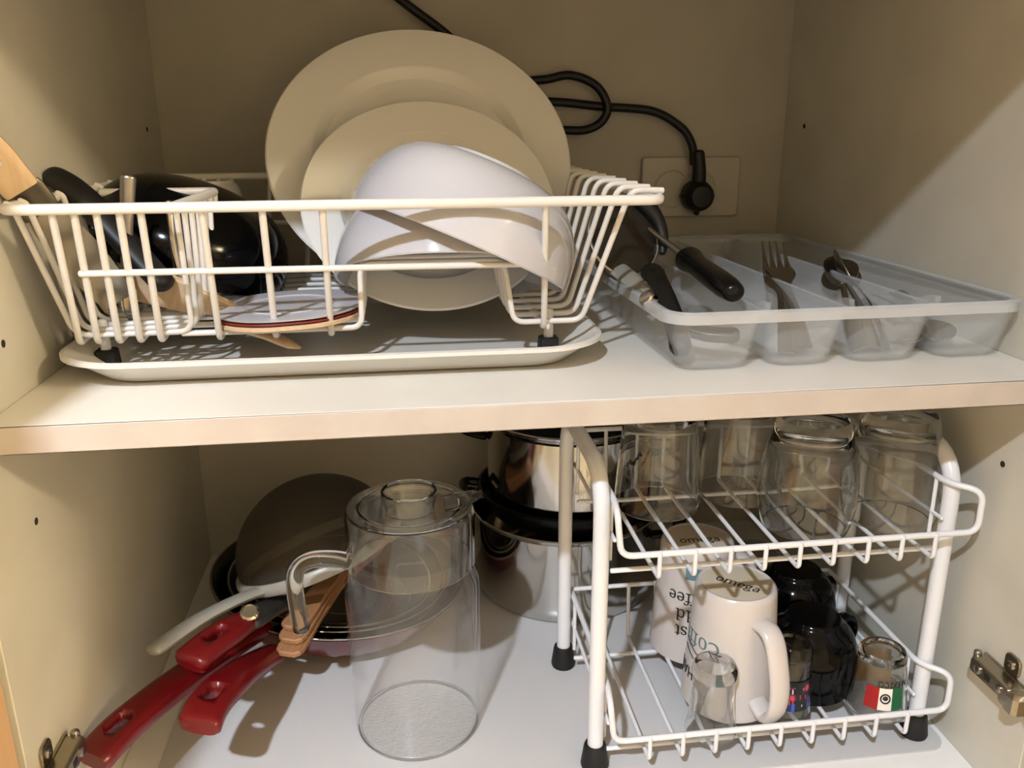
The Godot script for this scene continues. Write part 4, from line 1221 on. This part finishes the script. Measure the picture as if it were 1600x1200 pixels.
func mugs() -> void:
	var y := -0.3325
	var H := 0.117
	var rm := 0.0425
	var rf := 0.0358
	var tp := (rf - rm) / H
	var body := mug_body(H, rm, rf)
	var hp := []
	for v in [Vector3(0.031, 0.093, 0), Vector3(0.045, 0.0945, 0), Vector3(0.0545, 0.086, 0), Vector3(0.061, 0.068, 0), Vector3(0.0655, 0.046, 0), Vector3(0.0635, 0.0255, 0), Vector3(0.055, 0.0135, 0), Vector3(0.045, 0.0165, 0), Vector3(0.034, 0.0225, 0)]: hp.append(v)
	var hm := tube(spline(hp, 6), 0.0072, 14, false, Vector2(1.4, 0.7))
	# front mug: print turned away to the left, handle to the front right
	for k in 2:
		var m := thing("coffee_mug", ["cream coffee mug upside down in front, handle towards the viewer", "cream coffee mug upside down behind the first mug, lettering on its left side"][k], "mug", [Vector3(0.542, y, -0.1165), Vector3(0.5365, y, -0.2015)][k], Basis.IDENTITY, "cream printed mugs on the lower tier")
		part("body", body, M.mug, m)
		part("handle", hm, M.mug, m, Transform3D(Basis(Vector3.UP, -1.28 if k == 0 else -0.05), Vector3.ZERO))
		var stamp := TextMesh.new()
		var f := SystemFont.new()
		f.font_names = PackedStringArray(["Droid Sans"])
		stamp.font = f
		stamp.text = "omega"
		stamp.font_size = 48
		stamp.pixel_size = 0.0135 / 48.0
		stamp.depth = 0.0004
		part("stamp", stamp, M.ink, m, Transform3D(Basis(Vector3.UP, -0.75 if k == 0 else -0.05) * Basis(Vector3.RIGHT, -PI / 2), Vector3(0.001, H - 0.00115, 0.002)), "dark maker's stamp")
		part("bare_base", lathe([Vector2(0, 0), Vector2(rf - 0.0062, 0), Vector2(rf - 0.0062, 0.0002), Vector2(0, 0.0002)], 48), M.mug_foot, m, at(0, H - 0.0014, 0), "unglazed base")
		if k == 0:
			part("lettering", wrap_text("Coffee", lerpf(rm, rf, 0.62), 0.02, -1.42, "Droid Serif", tp), M.ink_teal, m, at(0, H * 0.57, 0), "grey-green lettering")
			part("ribbon", wrap_ribbon(lerpf(rm, rf, 0.42), tp), M.ink, m, at(0, H * 0.43, 0), "black outlined ribbon")
			part("lettering", wrap_text("is", lerpf(rm, rf, 0.42), 0.009, -1.16, "Droid Serif", tp), M.ink, m, at(0, H * 0.43, 0))
			part("lettering", wrap_text("HAPPINESS", lerpf(rm, rf, 0.24), 0.0145, -2.15, "Droid Sans", tp), M.ink, m, at(0, H * 0.27, 0))
		else:
			part("badge", wrap_patch(lerpf(rm, rf, 0.83), -0.62, -0.2, 0.0, 0.012, 0.0003, tp), mat(Color(0.38, 0.52, 0.55), 0.4), m, at(0, H * 0.77, 0), "small blue-grey printed cup")
			part("lettering", wrap_text("coffee", lerpf(rm, rf, 0.62), 0.0165, -0.42, "Droid Serif", tp), M.ink, m, at(0, H * 0.6, 0))
			part("lettering", wrap_text("add", lerpf(rm, rf, 0.45), 0.0165, -0.42, "Droid Serif", tp), M.ink, m, at(0, H * 0.45, 0))
			part("lettering", wrap_text("Just", lerpf(rm, rf, 0.3), 0.0165, -0.42, "Droid Serif", tp), M.ink, m, at(0, H * 0.3, 0))
	# black cups
	var cup := lathe_shell([Vector2(0.0365, 0.0), Vector2(0.038, 0.001), Vector2(0.0395, 0.012), Vector2(0.041, 0.03), Vector2(0.0408, 0.043), Vector2(0.0385, 0.0525), Vector2(0.0345, 0.06), Vector2(0.0295, 0.0655), Vector2(0.0258, 0.068), Vector2(0.025, 0.0705), Vector2(0.0235, 0.0722), Vector2(0.017, 0.0728), Vector2(0, 0.073), Vector2(0, 0.0685), Vector2(0.028, 0.061), Vector2(0.0355, 0.053), Vector2(0.0378, 0.043), Vector2(0.0378, 0.03), Vector2(0.036, 0.012), Vector2(0.0348, 0.001)])
	for k in 2:
		var m := thing("black_cup", ["glossy black cup upside down between two shot glasses", "glossy black cup upside down at the back of the lower tier"][k], "cup", [Vector3(0.623, y, -0.1235), Vector3(0.6405, y, -0.1975)][k], Basis.IDENTITY, "black cups on the lower tier")
		part("body", cup, M.black_gloss, m, Transform3D(Basis.from_scale(Vector3(1, 1.0 if k == 0 else 1.08, 1)), Vector3.ZERO))
		part("handle", tube(spline([Vector3(0.0385, 0.053, 0), Vector3(0.05, 0.0525, 0), Vector3(0.061, 0.0455, 0), Vector3(0.063, 0.033, 0), Vector3(0.056, 0.0205, 0), Vector3(0.0395, 0.0165, 0)], 6), 0.0046, 12, false, Vector2(1.3, 0.8)), M.black_gloss, m, Transform3D(Basis(Vector3.UP, 0.45 if k == 0 else 0.3), Vector3.ZERO))


func wrap_ribbon(r: float, tp: float) -> ArrayMesh:
	var pts := []
	for v in [Vector2(-0.05, 0.004), Vector2(-0.03, -0.004), Vector2(-0.018, 0.001), Vector2(-0.014, 0.004), Vector2(-0.018, 0.009), Vector2(-0.03, 0.004), Vector2(-0.05, 0.012)]: pts.append(v)
	var soup := PackedVector3Array()
	for seg in [[0, 1, 2, 3, 4, 5, 6], [2, 7, 8, 9, 4]]:
		var q := []
		for i in seg:
			var v: Vector2 = pts[i] if i < 7 else [Vector2(-0.006, 0.0005), Vector2(-0.0105, 0.006), Vector2(-0.0045, 0.0105)][i - 7]
			var a := v.x / r - 0.48
			q.append(Vector3(sin(a), 0, cos(a)) * (r + v.y * tp + 0.0003) + Vector3(0, v.y, 0))
		var fine := []
		for i in q.size() - 1:
			for s in 4:
				var p: Vector3 = (q[i] as Vector3).lerp(q[i + 1], s / 4.0)
				var rad := r + p.y * tp + 0.0003
				var h := Vector2(p.x, p.z).normalized() * rad
				fine.append(Vector3(h.x, p.y, h.y))
		fine.append(q[q.size() - 1])
		soup.append_array(tube_soup(fine, 0.0004, 6))
	return finish(soup, 50.0)


func shot_glasses() -> void:
	var y := -0.3325
	# bottoms up, thick foot on top
	var tall := lathe_shell([Vector2(0.0212, 0.0), Vector2(0.0222, 0.001), Vector2(0.0192, 0.02), Vector2(0.0178, 0.04), Vector2(0.0178, 0.052), Vector2(0.0196, 0.0575), Vector2(0.0192, 0.0635), Vector2(0.017, 0.067), Vector2(0.0125, 0.0674), Vector2(0.0105, 0.0668), Vector2(0, 0.0666), Vector2(0, 0.0545), Vector2(0.0135, 0.0542), Vector2(0.0158, 0.0515), Vector2(0.0162, 0.036), Vector2(0.0175, 0.02), Vector2(0.0207, 0.001)])
	single("shot_glass", tall, M.glass, "plain clear shot glass upside down in front of the cream mug", "shot glass", at(0.5095, y, -0.0725), "shot glasses on the lower tier")
	var g := thing("shot_glass", "shot glass with a colourful city print beside the mug handle", "shot glass", Vector3(0.5885, y, -0.0935), Basis.IDENTITY, "shot glasses on the lower tier")
	part("glass_body", lathe_shell([Vector2(0.0208, 0.0), Vector2(0.0216, 0.001), Vector2(0.0196, 0.02), Vector2(0.0185, 0.045), Vector2(0.0186, 0.056), Vector2(0.018, 0.064), Vector2(0.0155, 0.067), Vector2(0.012, 0.067), Vector2(0.0105, 0.064), Vector2(0, 0.063), Vector2(0, 0.053), Vector2(0.0125, 0.052), Vector2(0.0165, 0.046), Vector2(0.0178, 0.02), Vector2(0.02, 0.001)]), M.glass, g)
	part("print", print_band(0.0213, 0.0088, 0.0375, -0.00007), city_print(), g, Transform3D.IDENTITY, "blue, pink and yellow skyline print")
	var f := thing("shot_glass", "shot glass with a red, white and green flag print near the right leg", "shot glass", Vector3(0.669, y, -0.0815), Basis.IDENTITY, "shot glasses on the lower tier")
	part("glass_body", lathe_shell([Vector2(0.0256, 0.0), Vector2(0.0264, 0.001), Vector2(0.024, 0.02), Vector2(0.0214, 0.044), Vector2(0.0204, 0.052), Vector2(0.0202, 0.0575), Vector2(0.0185, 0.0602), Vector2(0.015, 0.0605), Vector2(0.0135, 0.0592), Vector2(0, 0.059), Vector2(0, 0.0505), Vector2(0.015, 0.05), Vector2(0.019, 0.0455), Vector2(0.0217, 0.02), Vector2(0.024, 0.001)]), M.glass, f)
	var tp := (0.0214 - 0.0236) / 0.025
	var cols := [Color(0.62, 0.05, 0.06), Color(0.93, 0.9, 0.85), Color(0.02, 0.36, 0.2)]
	for k in 3:
		part("flag_stripe", wrap_patch(0.0259, -1.0 + 0.47 * k, -1.0 + 0.47 * (k + 1), 0.0135, 0.0345, 0.0003, tp), mat(cols[k], 0.4), f, Transform3D.IDENTITY, ["red stripe", "white stripe", "green stripe"][k])
	var em := []
	for k in 24:
		var a := TAU * k / 24
		var an := -0.295 + 0.0038 * cos(a) / 0.0236
		var yy := 0.0248 + 0.0042 * sin(a)
		var rr := 0.0259 + yy * tp + 0.0004
		em.append(Vector3(sin(an) * rr, yy, cos(an) * rr))
	part("emblem", tube(em, 0.0007, 6, true), M.ink, f, Transform3D.IDENTITY, "dark round emblem")
	var rr2 := 0.0259 + 0.025 * tp
	part("emblem", lathe([Vector2(0, 0), Vector2(0.0026, 0.0001), Vector2(0.0022, 0.0006), Vector2(0, 0.0007)], 7), mat(Color(0.2, 0.15, 0.1), 0.5), f, Transform3D(aim(Vector3(sin(-0.295), 0, cos(-0.295))), Vector3(sin(-0.295) * rr2, 0.025, cos(-0.295) * rr2)))
	part("lettering", wrap_text("MEXICO", 0.0225, 0.0075, -0.02, "Droid Sans", tp), M.ink, f, at(0, 0.038, 0))
	part("picture", wrap_patch(0.0254, PI - 0.95, PI + 0.75, 0.012, 0.044, 0.0003, tp), mat(Color(0.74, 0.58, 0.37), 0.5), f, Transform3D.IDENTITY, "tan picture on the far side")


# a band of a cone with texture coordinates, for a print round a glass
func print_band(r: float, y0: float, y1: float, taper: float) -> ArrayMesh:
	var st := SurfaceTool.new()
	st.begin(Mesh.PRIMITIVE_TRIANGLES)
	var n := 40
	for k in n + 1:
		var a := lerpf(-1.9, 1.9, float(k) / n)
		for e in 2:
			var y := y1 if e == 0 else y0
			var rr := r - (y - y0) * 0.07
			st.set_uv(Vector2(float(k) / n, e))
			st.set_normal(Vector3(sin(a), 0, cos(a)))
			st.add_vertex(Vector3(sin(a) * rr, y, cos(a) * rr))
	for k in n:
		var b := 2 * k
		for i in [b, b + 2, b + 1, b + 1, b + 2, b + 3]: st.add_index(i)
	return st.commit()


func city_print() -> StandardMaterial3D:
	var im := Image.create(256, 96, false, Image.FORMAT_RGB8)
	im.fill(Color(0.02, 0.02, 0.035))
	var r := RandomNumberGenerator.new()
	r.seed = 4
	# the print is upside down like its glass: towers hang from the lower edge upwards
	for k in 26:
		var x := r.randi_range(0, 250)
		var h := r.randi_range(18, 58)
		im.fill_rect(Rect2i(x, 96 - h, r.randi_range(4, 11), h), Color(0.08, 0.16, 0.45).lerp(Color(0.2, 0.35, 0.75), r.randf()))
	for k in 30:
		var x := r.randi_range(0, 250)
		im.fill_rect(Rect2i(x, r.randi_range(14, 80), r.randi_range(2, 5), r.randi_range(4, 16)), [Color(0.75, 0.12, 0.3), Color(0.8, 0.3, 0.45), Color(0.85, 0.85, 0.88)][k % 3])
	# star bursts
	for c in [Vector2i(205, 42), Vector2i(160, 22), Vector2i(60, 36), Vector2i(110, 50)]:
		var col := Color(0.9, 0.72, 0.15) if c.x > 180 or c.x < 80 else Color(0.85, 0.25, 0.35)
		for s in 10:
			var d := Vector2.from_angle(TAU * s / 10.0)
			for l in 14:
				var p := Vector2(c) + d * l
				im.fill_rect(Rect2i(int(p.x), int(p.y), 3 if l < 8 else 2, 3 if l < 8 else 2), col)
	var m := mat(Color.WHITE, 0.3)
	m.albedo_texture = ImageTexture.create_from_image(im)
	return m
